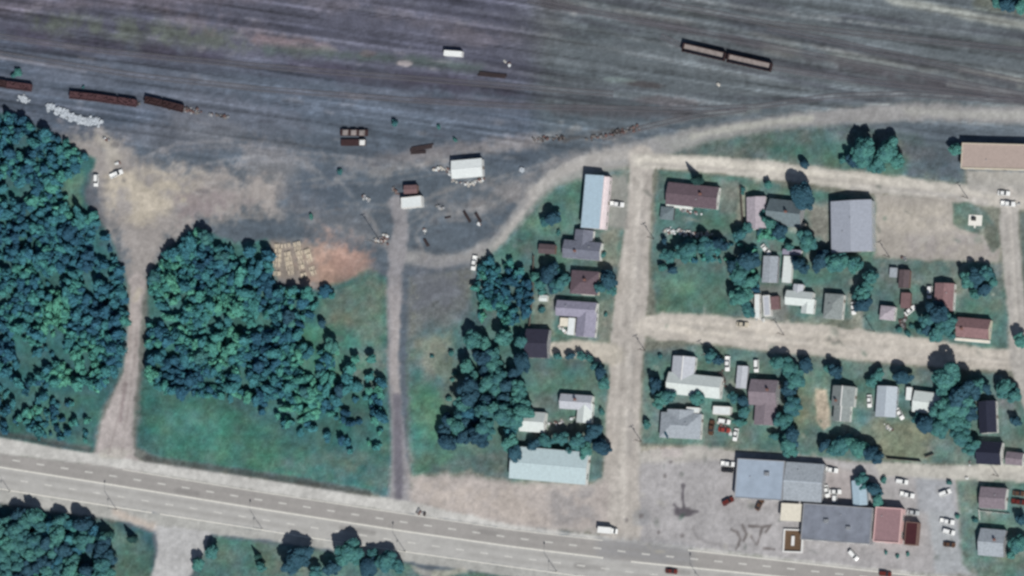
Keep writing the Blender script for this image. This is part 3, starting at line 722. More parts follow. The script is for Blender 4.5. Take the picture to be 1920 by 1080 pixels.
def building(name, label, cat, vols, short=None, extras=(), group=None):
    fr = [frame(v['rect'], v['ang'], v['h']) for v in vols]
    o0, rz0, _, _ = fr[0]
    root = empty(name, (o0.x, o0.y, 0), rz0)
    tag(root, label, cat, group)
    Minv = (Matrix.Translation((o0.x, o0.y, 0)) @ Matrix.Rotation(rz0, 4, 'Z')).inverted()
    for k, (v, (o, rz, w, d)) in enumerate(zip(vols, fr)):
        Mw = Matrix.Translation((o.x, o.y, 0)) @ Matrix.Rotation(rz, 4, 'Z'); M = Minv @ Mw
        W, D, h, ov = w / 2, d / 2, v['h'], v['over']
        rm, wm = MATS[v['roof']], MATS[v['wall']]
        WW, DD = W - ov, D - ov
        zb = -.15
        wb = MB(); rb = MB(); t = v['t']
        if t == 'gable':
            half = D if v['axis'] == 'x' else W
            rise = v['pitch'] * half; ze = h - v['pitch'] * 0; zr = h + rise
            ins = v['pitch'] * ov
            if v['axis'] == 'x':
                sec = lambda x: [(x, -DD, zb), (x, DD, zb), (x, DD, ze + ins - .16), (x, 0, zr - .18), (x, -DD, ze + ins - .16)]
                wb.loft([sec(-WW), sec(WW)])
            else:
                sec = lambda y: [(-WW, y, zb), (WW, y, zb), (WW, y, ze + ins - .16), (0, y, zr - .18), (-WW, y, ze + ins - .16)]
                wb.loft([sec(-DD), sec(DD)])
            for pts in gable_pts(W, D, ze, zr, v['axis']): rb.slab(pts, .13)
            if v['seam']:
                L = W if v['axis'] == 'x' else D; n = int(2 * L / v['seam'])
                for i in range(1, n):
                    a = -L + 2 * L * i / n
                    for sgn in (-1, 1):
                        if v['axis'] == 'x': rb.slab([(a - .03, sgn * D, ze + .05), (a + .03, sgn * D, ze + .05), (a + .03, 0, zr + .05), (a - .03, 0, zr + .05)], .07)
                        else: rb.slab([(sgn * W, a - .03, ze + .05), (sgn * W, a + .03, ze + .05), (0, a + .03, zr + .05), (0, a - .03, zr + .05)], .07)
            cb = MB()
            if v['axis'] == 'x': cb.loft([[(x, -.22, zr - .22 * v['pitch'] + .03), (x, 0, zr + .05), (x, .22, zr - .22 * v['pitch'] + .03), (x, 0, zr - .02)] for x in (-W, W)])
            else: cb.loft([[(-.22, y, zr - .22 * v['pitch'] + .03), (0, y, zr + .05), (.22, y, zr - .22 * v['pitch'] + .03), (0, y, zr - .02)] for y in (-D, D)])
        elif t == 'hip':
            half = min(W, D); rise = v['pitch'] * half; zr = h + rise
            if W >= D: r0, r1 = (-(W - D), 0, zr), (W - D, 0, zr)
            else: r0, r1 = (0, -(D - W), zr), (0, D - W, zr)
            a, b, c, e = (-W, -D, h), (W, -D, h), (W, D, h), (-W, D, h)
            if W >= D: tops = [[a, b, r1, r0], [c, e, r0, r1], [b, c, r1], [e, a, r0]]
            else: tops = [[a, b, r0], [c, e, r1], [b, c, r1, r0], [e, a, r0, r1]]
            for f in tops: rb.slab(f, .12)
            wb.box(-WW, WW, -DD, DD, zb, h + v['pitch'] * ov - .14)
            cb = MB(); cb.box(min(r0[0], r1[0]) - .12, max(r0[0], r1[0]) + .12, min(r0[1], r1[1]) - .12, max(r0[1], r1[1]) + .12, zr - .08, zr + .04)
        elif t == 'shed':
            rise = v['pitch'] * 2 * D
            pts = [(-W, -D, h), (W, -D, h), (W, D, h + rise), (-W, D, h + rise)] if v['axis'] == 'x' else [(-W, -D, h + .12 * W), (W, -D, h), (W, D, h), (-W, D, h + .12 * W)]
            rb.slab(pts, .13)
            if v['seam']:
                n = int(2 * D / v['seam'])
                for i in range(1, n):
                    y = -D + 2 * D * i / n
                    if v['axis'] != 'x': rb.slab([(-W, y - .03, h + .12 * W + .05), (W, y - .03, h + .05), (W, y + .03, h + .05), (-W, y + .03, h + .12 * W + .05)], .07)
            wb.box(-WW, WW, -DD, DD, zb, h - .1)
            cb = None
        else:  # flat with parapet
            WW, DD = W, D
            wb.box(-W, W, -D, D, zb, h - .02)
            rb.box(-W + .25, W - .25, -D + .25, D - .25, h - .01, h + .04)
            cb = MB(); p = v['par']
            for a in ((-W - .03, W + .03, -D - .03, -D + .25), (-W - .03, W + .03, D - .25, D + .03), (-W - .03, -W + .25, -D + .25, D - .25), (W - .25, W + .03, -D + .25, D - .25)):
                cb.box(a[0], a[1], a[2], a[3], h - .1, h + p)
        wall = wb.build('wall', wm, root, M)
        roof = rb.build('roof', rm, root, M)
        if cb is not None:
            cb.build('ridge_cap' if t != 'flat' else 'parapet', MATS[v['cap']] if v['cap'] else (rm if t != 'flat' else wm), roof)
        # openings
        if v['win']:
            fm, gm, ww_ = win_mesh(v['win'])
            sides = [((0, -DD), 0, WW, 'S'), ((WW, 0), math.pi / 2, DD, 'E'), ((0, DD), math.pi, WW, 'N'), ((-WW, 0), -math.pi / 2, DD, 'W')]
            for (c0, c1), a, L, nm in sides:
                n = max(0, min(5, int((2 * L - 1.0) / (ww_ + 2.0)))) if nm in 'SE' else (1 if L > 2.2 else 0)
                for i in range(n):
                    t_ = -L + 2 * L * (i + .5) / n
                    ca_, sa_ = math.cos(a), math.sin(a)
                    px, py = c0 + t_ * ca_, c1 + t_ * sa_
                    if inside_other((px + .5 * sa_, py - .5 * ca_), fr, k, Mw): continue
                    isdoor = v['door'] == nm and i == n // 2
                    Ml = Matrix.Translation((px, py, 0)) @ Matrix.Rotation(a, 4, 'Z') @ Matrix.Rotation(math.pi, 4, 'Z')
                    if isdoor:
                        dm, hm = door_mesh(); dd = put('door', dm, root, M @ Ml); put('handle', hm, dd)
                    else:
                        f = put('window', fm, root, M @ (Matrix.Translation((0, 0, min(1.0, h - 1.6))) @ Ml)); put('pane', gm, f)
        if k == 0:
            main = (W, D, h, M, roof, v)
            cu, cv = (v['rect'][0] + v['rect'][2]) / 2, (v['rect'][1] + v['rect'][3]) / 2
    W, D, h, M, roof, v = main
    for e in extras:
        kind, fx, fy = e[:3]
        x, y = fx * W, fy * D
        zt = h
        if v['t'] in ('gable', 'hip'): zt = h + v['pitch'] * ((D - abs(y)) if v['axis'] == 'x' else (W - abs(x)))
        if kind == 'chimney':
            b = MB(); b.box(x - .35, x + .35, y - .35, y + .35, zt - .4, zt + 1.1); b.box(x - .42, x + .42, y - .42, y + .42, zt + 1.1, zt + 1.2)
            c_ = b.build('chimney', MATS['brick'], roof); b = MB(); b.tube((x, y, zt + 1.2), (x, y, zt + 1.45), .14, .14, 8); b.build('flue', MATS['dark_siding'], c_)
        elif kind == 'vent':
            b = MB(); b.tube((x, y, zt - .1), (x, y, zt + .45), .13, .13, 8); b.tube((x, y, zt + .45), (x, y, zt + .6), .24, .05, 8); b.build('roof_vent', MATS['galvanised'], roof)
        elif kind == 'unit':
            s_ = e[3] if len(e) > 3 else 1.0
            b = MB(); b.box(x - s_, x + s_, y - s_ * .8, y + s_ * .8, zt + .04, zt + .9); b.tube((x, y, zt + .9), (x, y, zt + 1.0), s_ * .6, s_ * .6, 12)
            b.build('air_handler', MATS['galvanised'], roof)
        elif kind == 'skylight':
            b = MB(); b.box(x - .6, x + .6, y - .4, y + .4, zt - .1, zt + .25); b.build('skylight', MATS['white_trim'], roof)
    if short: BLD.append((cu, cv, short))
    return root

def porch(root_label, name, rect, ang, h, roof, cat='porch'):  # open roof on posts
    o, rz, w, d = frame(rect, ang, h)
    root = empty(name, (o.x, o.y, 0), rz); tag(root, root_label, cat)
    W, D = w / 2, d / 2
    b = MB(); b.box(-W, W, -D, D, h - .15, h); b.build('roof', MATS[roof], root)
    for sx in (-1, 1):
        for sy in (-1, 1):
            b = MB(); b.box(sx * (W - .3) - .08, sx * (W - .3) + .08, sy * (D - .3) - .08, sy * (D - .3) + .08, -.1, h - .15); b.build('post', MATS['white_trim'], root)
    return root

b_ = building
# west side of the street
b_('metal_hall', 'long hall with pale blue metal roof and pink-white east wall', 'hall', [V_((1094, 328, 1128, 428), 'blue_grey_metal', 'pink_siding', 3.5, 4.6, 'shed', 'y', seam=1.0, win=None, over=.15), V_((1129, 331, 1139, 430), 'pink_siding', 'pink_siding', 3.5, 3.0, 'shed', 'y', over=.1, win='std', door='E')], 'the pale blue metal hall')
b_('grey_house', 'slate grey T-shaped house just below the pale blue hall', 'house', [V_((1056, 452, 1126, 486), 'grey_shingle', 'white_siding', 5, pitch=.34, door='E'), V_((1077, 431, 1111, 466), 'grey_shingle', 'white_siding', 5, 2.6, 'gable', 'y', .3)], 'the slate grey T-shaped house', [('vent', .4, .4), ('chimney', -.3, -.2)])
b_('garden_shed', 'small brown shed left of the slate grey T-shaped house', 'shed', [V_((1010, 458, 1041, 476), 'dark_brown_roof', 'brown_siding', 4, 2.2, pitch=.3, over=.2, win=None)], 'the small brown shed')
b_('brown_bungalow', 'brown hipped bungalow between trees, second house below the blue hall', 'house', [V_((1070, 508, 1122, 552), 'plum_shingle', 'cream_siding', 4, 2.8, 'hip', pitch=.34, door='E')], 'the brown hipped bungalow', [('chimney', .1, .2)])
b_('cream_porch', 'cream porch slab at the lower edge of the brown hipped bungalow', 'porch', [V_((1090, 545, 1112, 553), 'cream_roof', 'white_siding', 4, 2.2, 'flat', win=None, par=.05)])
b_('mauve_house', 'mauve-roofed L-shaped house with white east wall and small white annex', 'house', [V_((1043, 565, 1118, 594), 'mauve_shingle', 'white_siding', 4, pitch=.4, door='S'), V_((1081, 585, 1117, 632), 'mauve_shingle', 'white_siding', 4, 2.65, 'gable', 'y', .36), V_((1065, 596, 1077, 628), 'white_metal_roof', 'white_siding', 4, 2.2, 'shed', 'y', over=.1, win=None)], 'the mauve L-shaped house', [('vent', -.5, .3)])
b_('cream_shed', 'small cream lean-to shed tucked beside the mauve L-shaped house', 'shed', [V_((1050, 596, 1065, 612), 'cream_roof', 'cream_siding', 4, 2.1, 'shed', 'x', .05, .15, win=None)])
b_('white_shed', 'tiny white shed below the brown bungalow, left of the mauve house', 'shed', [V_((1011, 553, 1026, 565), 'off_white_roof', 'white_siding', 4, 2.0, pitch=.25, over=.15, win=None)])
b_('dark_garage', 'near-black roofed garage at the left end of the tan driveway', 'garage', [V_((985, 617, 1028, 671), 'dark_shingle', 'grey_siding', 2, 3.0, 'gable', 'x', .3)], 'the near-black garage')
b_('white_cottage', 'small white cottage with cross gable above the grey hall by the highway', 'house', [V_((1050, 740, 1110, 768), 'light_grey_roof', 'white_siding', 4, 2.8, pitch=.45, door='E'), V_((1082, 756, 1110, 793), 'off_white_roof', 'white_siding', 4, 2.6, 'gable', 'y', .4)], 'the small white cottage', [('chimney', 0, .3)])
b_('white_garage', 'white garage with dark upper slope, left of the small white cottage', 'garage', [V_((975, 772, 1022, 810), 'off_white_roof', 'white_siding', 4, 2.6, 'gable', 'x', .5)], 'the white garage')
b_('grey_hall', 'large pale grey gabled hall beside the tan lot on the highway', 'hall', [V_((957, 842, 1101, 903), 'pale_metal', 'white_siding', 5, 3.6, 'gable', 'x', .16, .3, 1.2, door='E', win='big')], 'the large pale grey hall')
# rail yard sheds
b_('white_shop', 'white-roofed workshop among scrap in the rail yard', 'workshop', [V_((846, 299, 904, 333), 'white_metal_roof', 'white_siding', -5, 3.2, 'gable', 'x', .14, .3, .8, win='std', door='E')], 'the white workshop')
b_('brown_hut', 'small brown hut above the white trailer in the rail yard', 'hut', [V_((757, 347, 782, 363), 'brown_shingle', 'brown_siding', -3, 2.6, 'gable', 'x', .2, .2, win=None)])
b_('site_trailer', 'white site trailer directly below the small brown hut', 'trailer', [V_((752, 369, 790, 389), 'white_metal_roof', 'white_siding', -6, 2.9, 'flat', par=.08, win='std')], 'the white site trailer')
# east, north row
b_('brown_ranch_house', 'long brown ranch house below the pale upper street', 'house', [V_((1250, 346, 1346, 388), 'plum_shingle', 'white_siding', 6, 2.8, 'gable', 'x', .26, door='S')], 'the long brown ranch house', [('vent', .2, -.3), ('chimney', .35, .2)])
b_('pink_grey_house', 'narrow pinkish grey house with ridge running up and down', 'house', [V_((1400, 369, 1436, 430), 'pinkish_roof', 'white_siding', -3, 2.8, 'gable', 'y', .3, door='E')], 'the narrow pinkish grey house')
b_('slate_house', 'wide slate house with dark upper slope, left of the round tree', 'house', [V_((1440, 375, 1504, 424), 'slate_green', 'grey_siding', 6, 3.0, 'gable', 'x', .62, door='S')], 'the wide slate house', [('chimney', .2, .05)])
b_('steel_warehouse', 'big grey steel warehouse with light right slope beside the tan lot', 'warehouse', [V_((1558, 376, 1635, 472), 'steel_roof', 'steel_wall', -3, 4.6, 'gable', 'y', .16, .25, 1.0, door='S', win='std')], 'the grey steel warehouse', [('vent', -.4, -.2), ('vent', 0, .3)])
b_('beige_terminal', 'beige flat-roofed building at the right edge above the upper street', 'building', [V_((1803, 270, 1960, 317), 'beige_roof', 'cream_siding', 1.5, 4.2, 'flat', par=.3, win='big', door='S')], 'the beige flat building', [('unit', .6, .2), ('vent', -.4, -.3)])
# east, middle row
b_('grey_trailer_home', 'grey mobile home with pale stripes, above the twin white trailers', 'mobile home', [V_((1430, 480, 1458, 530), 'dull_grey_roof', 'grey_siding', 2, 2.7, 'gable', 'y', .15, .2, 1.4)], 'the grey mobile home')
b_('white_lean_to', 'long white lean-to along the right side of the grey mobile home', 'lean-to', [V_((1468, 480, 1484, 530), 'off_white_roof', 'white_siding', 3, 2.6, 'shed', 'y', over=.15, win=None)])
b_('lavender_shed', 'low lavender-roofed shed under the dark tree edge above the lean-to', 'shed', [V_((1467, 468, 1502, 478), 'mauve_shingle', 'white_siding', 4, 2.3, 'shed', 'x', .03, .15, win=None)])
b_('small_white_trailer', 'narrow white trailer, left one of the twin white trailers', 'trailer', [V_((1415, 552, 1424, 596), 'white_metal_roof', 'white_siding', -2, 2.6, 'flat', par=.06, win='std', over=.1)])
b_('plum_trailer', 'narrow mauve and white trailer, right one of the twin trailers', 'trailer', [V_((1431, 554, 1444, 592), 'light_grey_roof', 'white_siding', -6, 2.6, 'flat', par=.06, win='std')])
b_('plum_hut', 'small plum-brown hut right of the twin trailers', 'hut', [V_((1445, 556, 1461, 580), 'brown_shingle', 'brown_siding', -5, 2.2, 'shed', 'x', .04, .15, win=None)])
b_('white_house', 'white-roofed house with bright east wall on the middle street', 'house', [V_((1473, 546, 1524, 573), 'off_white_roof', 'white_siding', 5, 2.8, pitch=.45, door='E'), V_((1503, 560, 1526, 588), 'off_white_roof', 'white_siding', 5, 2.6, 'gable', 'y', .4), V_((1487, 533, 1506, 550), 'light_grey_roof', 'white_siding', 5, 2.5, 'gable', 'y', .3)], 'the white-roofed house')
b_('olive_grey_house', 'grey-green hipped house right of the white-roofed house', 'house', [V_((1545, 551, 1580, 598), 'greenish_roof', 'white_siding', 4, 3.2, 'hip', pitch=.3, door='E')], 'the grey-green hipped house', [('vent', -.3, .1)])
b_('pink_hip_hut', 'little pinkish hipped cabin with white right wall', 'cabin', [V_((1650, 574, 1677, 600), 'pinkish_roof', 'white_siding', 6, 3.0, 'hip', pitch=.35)], 'the little pinkish cabin')
b_('narrow_brown_shed', 'narrow brown shed standing upright above the scrap corner', 'shed', [V_((1685, 506, 1705, 540), 'dark_brown_roof', 'brown_siding', 2, 2.8, 'gable', 'y', .25, .2, win=None)], 'the narrow brown shed')
b_('lower_brown_shed', 'lower brown shed directly beneath the narrow brown shed', 'shed', [V_((1689, 549, 1707, 578), 'brown_shingle', 'brown_siding', 2, 2.2, 'shed', 'x', .02, .15, win=None)])
b_('blue_grey_box', 'small blue-grey box shed beside the narrow brown shed', 'shed', [V_((1668, 502, 1682, 520), 'dull_grey_roof', 'grey_siding', 3, 1.8, 'shed', 'x', .03, .1, win=None)])
b_('red_brown_house', 'tall red-brown roofed house with white right wall', 'house', [V_((1752, 531, 1788, 583), 'red_brown_shingle', 'white_siding', 2, 3.2, 'gable', 'y', .26, door='E')], 'the tall red-brown house', [('vent', .3, .3)])
b_('corner_brown_house', 'brown gabled house with white front deck at the street corner', 'house', [V_((1794, 597, 1856, 634), 'red_brown_shingle', 'cream_siding', 5, 2.9, 'gable', 'x', .5, door='S')], 'the brown corner house', [('chimney', -.6, -.2)])
# south block
b_('white_l_house', 'L-shaped house with bright white lower slope, first in the south block', 'house', [V_((1251, 702, 1352, 743), 'off_white_roof', 'white_siding', 6, 2.9, 'gable', 'x', .44, door='S'), V_((1260, 668, 1302, 716), 'light_grey_roof', 'white_siding', 4, 2.75, 'gable', 'y', .3, cap='white_trim')], 'the white L-shaped house')
b_('grey_cross_house', 'grey cross-hipped house with pale hips at the gravel lot edge', 'house', [V_((1238, 774, 1314, 822), 'dull_grey_roof', 'white_siding', 3, 2.8, 'hip', pitch=.34, door='E'), V_((1250, 768, 1300, 800), 'dull_grey_roof', 'white_siding', 3, 2.7, 'gable', 'y', .2)], 'the grey cross-hipped house', [('vent', .3, .2)])
b_('white_van_box', 'small white storage box behind the grey cross-hipped house', 'storage box', [V_((1287, 764, 1311, 774), 'white_metal_roof', 'white_siding', 3, 2.4, 'flat', par=.05, win=None)])
b_('white_camper', 'white camper box parked above the red vehicles', 'camper', [V_((1337, 762, 1369, 777), 'white_metal_roof', 'white_siding', 3, 2.6, 'flat', par=.06, win='std')])
b_('grey_narrow_house', 'narrow light grey building left of the big plum house', 'shed', [V_((1381, 686, 1401, 728), 'light_grey_roof', 'grey_siding', 4, 2.6, 'gable', 'y', .2, .2, win=None)], 'the narrow light grey building')
b_('plum_house', 'big plum-brown two-part house in the middle of the south block', 'house', [V_((1406, 712, 1457, 760), 'mauve_brown', 'grey_siding', 3, 3.4, 'gable', 'x', .42, door='E'), V_((1415, 752, 1455, 797), 'mauve_brown', 'grey_siding', 3, 2.7, 'gable', 'y', .24)], 'the big plum house', [('chimney', .4, .2)])
b_('green_grey_house', 'olive grey house with pale Y-shaped ridges beside a sandy strip', 'house', [V_((1560, 724, 1602, 762), 'greenish_roof', 'white_siding', 4, 3.2, 'gable', 'y', .5, cap='white_trim', door='E'), V_((1563, 756, 1594, 790), 'greenish_roof', 'white_siding', 4, 2.8, 'gable', 'y', .4, cap='white_trim')], 'the olive grey house', [('chimney', -.5, -.5)])
b_('ribbed_quonset', 'ribbed light grey metal house with upright ridge', 'house', [V_((1643, 724, 1681, 782), 'steel_light', 'steel_wall', 3, 2.9, 'gable', 'y', .28, .25, .9, door='S')], 'the ribbed metal house')
b_('white_metal_house', 'white-roofed house half hidden behind the tallest dark tree', 'house', [V_((1712, 735, 1766, 775), 'off_white_roof', 'white_siding', 7, 3.0, 'gable', 'x', .3, door='S')], 'the half-hidden white house')
b_('white_strip_shed', 'slim white shed between the ribbed house and the half-hidden house', 'shed', [V_((1699, 726, 1709, 750), 'white_metal_roof', 'white_siding', 3, 2.2, 'shed', 'y', over=.1, win=None)])
b_('blue_black_house', 'blue-black roofed house left of the lane at the right edge', 'house', [V_((1835, 752, 1868, 812), 'black_shingle', 'white_siding', -4, 3.0, 'gable', 'y', .36, door='E')], 'the blue-black house')
b_('black_garage', 'black-roofed garage with lighter lower slope near the alley', 'garage', [V_((1832, 828, 1878, 871), 'black_shingle', 'white_siding', 3, 3.0, 'gable', 'x', .5, door='S')], 'the black-roofed garage')
b_('plum_edge_house', 'small plum-brown house at the right edge beside the black garage', 'house', [V_((1886, 848, 1918, 872), 'mauve_brown', 'white_siding', 6, 2.6, 'gable', 'x', .4)], 'the small plum house')
# gas station row
b_('blue_flat_shop', 'large flat blue-grey shop roof at the top of the gravel forecourt', 'shop', [V_((1380, 862, 1469, 936), 'flat_blue_grey', 'grey_siding', 3.5, 4.2, 'flat', par=.25, win='shop', door='S')], 'the flat blue-grey shop', [('unit', .3, .3, .9), ('vent', -.4, .1)])
b_('grey_pitched_shop', 'grey pitched shop joined to the right of the flat blue-grey shop', 'shop', [V_((1471, 868, 1543, 940), 'dull_grey_roof', 'grey_siding', 4, 3.6, 'gable', 'x', .2, .2, 1.2, cap='steel_light', door='S')], 'the grey pitched shop', [('vent', -.3, .6)])
b_('dark_flat_store', 'wide dark flat-roofed store behind the cream forecourt canopy', 'store', [V_((1504, 948, 1634, 1016), 'flat_dark', 'grey_siding', 4, 4.0, 'flat', par=.2, win='shop', door='S')], 'the wide dark flat store', [('unit', -.3, .1, .9), ('unit', .35, -.2, .8), ('vent', .1, .5)])
b_('brick_office', 'brick-pink roofed office with pale pink coping', 'office', [V_((1640, 952, 1689, 1017), 'brick_roof', 'pink_coping', 4, 4.0, 'flat', par=.5, cap='pink_coping', win='big', door='S')], 'the brick-pink office', [('vent', -.5, .5)])
b_('maroon_annex', 'dark maroon annex right of the brick-pink office', 'annex', [V_((1697, 979, 1720, 1022), 'maroon_roof', 'brown_siding', 4, 3.2, 'flat', par=.15, win=None)], 'the dark maroon annex')
b_('pale_blue_shed', 'pale blue shed under a leafy bush behind the wide dark store', 'shed', [V_((1598, 900, 1625, 948), 'blue_grey_metal', 'steel_wall', -6, 2.8, 'gable', 'y', .14, .15, .9, win=None)], 'the pale blue shed')
b_('taupe_house', 'taupe roofed house right of the driveway with parked white cars', 'house', [V_((1837, 914, 1886, 954), 'mauve_brown', 'white_siding', 4, 3.0, 'gable', 'x', .28, door='E')], 'the taupe house', [('vent', .2, .3)])
b_('grey_corner_house', 'grey house with dark upper slope in the lower right corner', 'house', [V_((1836, 992, 1884, 1043), 'dull_grey_roof', 'grey_siding', 5, 3.0, 'gable', 'x', .42, door='S')], 'the lower right grey house', [('chimney', .3, .2)])
# forecourt canopy and walled patio
porch('cream forecourt canopy with white posts left of the wide dark store', 'canopy', (1464, 944, 1502, 977), 3, 4.4, 'cream_roof', 'canopy')
o, rz, w, d = frame((1468, 992, 1505, 1036), 2, .9)
pr = empty('patio', (o.x, o.y, 0), rz); tag(pr, 'white-walled patio with brown deck below the cream canopy', 'patio')
mat('deck_wood', C(104, 84, 66), rough=.85, var=.25, scale=1.5)
b = MB(); b.box(-w / 2 + .5, w / 2 - .5, -d / 2 + .5, d / 2 - .5, -.05, .12); b.build('deck', MATS['deck_wood'], pr)
for a in ((-w / 2, w / 2, -d / 2, -d / 2 + .5), (-w / 2, w / 2, d / 2 - .5, d / 2), (-w / 2, -w / 2 + .5, -d / 2 + .5, d / 2 - .5), (w / 2 - .5, w / 2, -d / 2 + .5, d / 2 - .5)):
    b = MB(); b.box(a[0], a[1], a[2], a[3], -.1, .9); b.build('low_wall', MATS['white_trim'], pr)
b = MB(); b.box(-.6, .6, -1.8, 1.8, .75, .82); b.box(-.1, .1, -1.4, 1.4, .12, .75)
t_ = b.build('table', MATS['white_trim'], None, Matrix.Translation((o.x, o.y, 0)) @ Matrix.Rotation(rz, 4, 'Z')); tag(t_, 'long white table standing on the brown patio deck', 'table')
# front deck of the corner house and other flat pieces
b_('front_deck', 'white wooden deck along the lower side of the brown corner house', 'deck', [V_((1790, 636, 1856, 641), 'cream_roof', 'white_siding', 5, .6, 'flat', par=.04, win=None)])
b_('side_deck', 'white strip porch along the lower side of the long brown ranch house', 'porch', [V_((1249, 384, 1298, 390), 'off_white_roof', 'white_siding', 7, 1.0, 'flat', par=.04, win=None)])
b_('tarp_shelter', 'dark blue-grey tarp shelter at the left end of the ranch house yard', 'shelter', [V_((1238, 388, 1263, 412), 'slate_green', 'dark_siding', 5, 1.8, 'hip', pitch=.3, win=None)])
b_('stone_bench_wall', 'cream angled garden wall beside the round tree with brown shadow', 'wall', [V_((1480, 418, 1512, 423), 'cream_roof', 'cream_siding', 4, .8, 'flat', par=.05, win=None)])

# ------------------------------------------------------------------ trees
def leaf_mat(name, c1, c2, scale=.35):
    return mat(name, c1, rough=.75, scale=scale, spec=.2, obj_rand=.45, col2=c2)
LEAF = leaf_mat('leaves', C(46, 86, 102, 1.12), C(78, 132, 120, 1.22))
LEAF_D = leaf_mat('dark_leaves', C(36, 66, 86, 1.05), C(56, 94, 108, 1.1))
LEAF_C = leaf_mat('needles', C(30, 56, 58, 1.2), C(46, 82, 78, 1.2))
BRUSH = leaf_mat('brush_leaves', C(48, 92, 96, 1.15), C(84, 140, 124, 1.25), .12)
BARK = mat('bark', (.09, .07, .055, 1), rough=.9, var=.3, scale=3)
def crown_mesh(name, seed, Rr, H, n, leaf, material, conifer=False, lumps=9):
    rg = np.random.default_rng(seed)
    if conifer:
        z = rg.random(n) ** .8 * .93 + .05
        rad = (1 - z) * (.55 + .45 * rg.random(n) ** .5) * (.85 + .25 * np.sin(z * 40))
        th = rg.random(n) * 2 * np.pi
        p = np.stack([rad * np.cos(th) * Rr, rad * np.sin(th) * Rr, z * H], 1)
        nr = np.stack([np.cos(th), np.sin(th), np.full(n, .6)], 1)
    else:
        c = []
        c.append((0, 0, .64, .62))
        for i in range(lumps):
            a = 2 * np.pi * (i + rg.random() * .8) / lumps; k = .3 + .48 * rg.random()
            c.append((k * np.cos(a), k * np.sin(a), .36 + .44 * rg.random(), .2 + .2 * rg.random()))
        c = np.array(c); wts = c[:, 3] ** 2; wts /= wts.sum()
        id_ = rg.choice(len(c), n, p=wts)
        d = rg.normal(size=(n, 3)); d /= np.linalg.norm(d, axis=1, keepdims=True)
        d[:, 2] = np.where(d[:, 2] < -.25, -d[:, 2], d[:, 2])
        rr = (.80 + .24 * rg.random(n))[:, None]
        q_ = c[id_]
        zs = H * .42 / Rr
        p = np.stack([q_[:, 0] + d[:, 0] * q_[:, 3] * rr[:, 0], q_[:, 1] + d[:, 1] * q_[:, 3] * rr[:, 0], np.zeros(n)], 1) * Rr
        p[:, 2] = H * (q_[:, 2] + d[:, 2] * q_[:, 3] * rr[:, 0] * .75)
        nr = d
    nr = nr + rg.normal(size=(n, 3)) * .42 + np.array([0, 0, .2])
    nr /= np.linalg.norm(nr, axis=1, keepdims=True)
    t = np.cross(nr, rg.normal(size=(n, 3))); t /= np.linalg.norm(t, axis=1, keepdims=True); bt = np.cross(nr, t)
    s1 = (leaf * (.6 + .8 * rg.random(n)))[:, None]; s2 = s1 * (.6 + .5 * rg.random(n))[:, None]
    vs = np.stack([p - t * s1 - bt * s2 * .5, p + t * s1 * .4 - bt * s2, p + t * s1 + bt * s2 * .5, p - t * s1 * .4 + bt * s2], 1).reshape(-1, 3)
    me = bpy.data.meshes.new(name)
    me.vertices.add(len(vs)); me.vertices.foreach_set('co', vs.astype(np.float32).reshape(-1))
    me.loops.add(n * 4); me.loops.foreach_set('vertex_index', np.arange(n * 4, dtype=np.int32))
    me.polygons.add(n); me.polygons.foreach_set('loop_start', np.arange(0, n * 4, 4, dtype=np.int32)); me.polygons.foreach_set('loop_total', np.full(n, 4, np.int32))
    me.update(calc_edges=True); me.materials.append(material)
    return me, vs
def trunk_mesh(name, seed, Rr, H, conifer=False):
    rd = random.Random(seed); b = MB(); r = .022 * H + .05
    b.tube((0, 0, -.3), (rd.uniform(-.1, .1), rd.uniform(-.1, .1), H * .45), r, r * .7, 7)
    b.tube((0, 0, H * .44), (rd.uniform(-.2, .2), rd.uniform(-.2, .2), H * (.95 if conifer else .75)), r * .7, r * .15, 6)
    if not conifer:
        for i in range(5):
            a = 2 * math.pi * (i + rd.random() * .5) / 5
            b.tube((0, 0, H * rd.uniform(.3, .48)), (Rr * .6 * math.cos(a), Rr * .6 * math.sin(a), H * rd.uniform(.55, .7)), r * .45, r * .1, 5)
    return b.mesh(name, BARK)
# prototypes: unit crown radius 1 scaled; big trees get finer leaves
PROTO = {}
def proto(kind, k):
    key = (kind, k)
    if key not in PROTO:
        if kind == 'big': a = (5.0, 9.5, 2600, .48, LEAF if k % 3 else LEAF_D)
        elif kind == 'mid': a = (3.0, 6.5, 1300, .38, LEAF if k % 3 else LEAF_D)
        elif kind == 'bush': a = (1.5, 2.0, 420, .24, LEAF)
        else: a = (2.4, 9.0, 1200, .36, LEAF_C)
        con = kind == 'conifer'
        PROTO[key] = (crown_mesh('crown', 100 + k * 7 + len(kind), a[0], a[1], a[2], a[3], a[4], con, 11 + k % 4)[0], trunk_mesh('trunk', k, a[0], a[1], con), a[0], a[1])
    return PROTO[key]

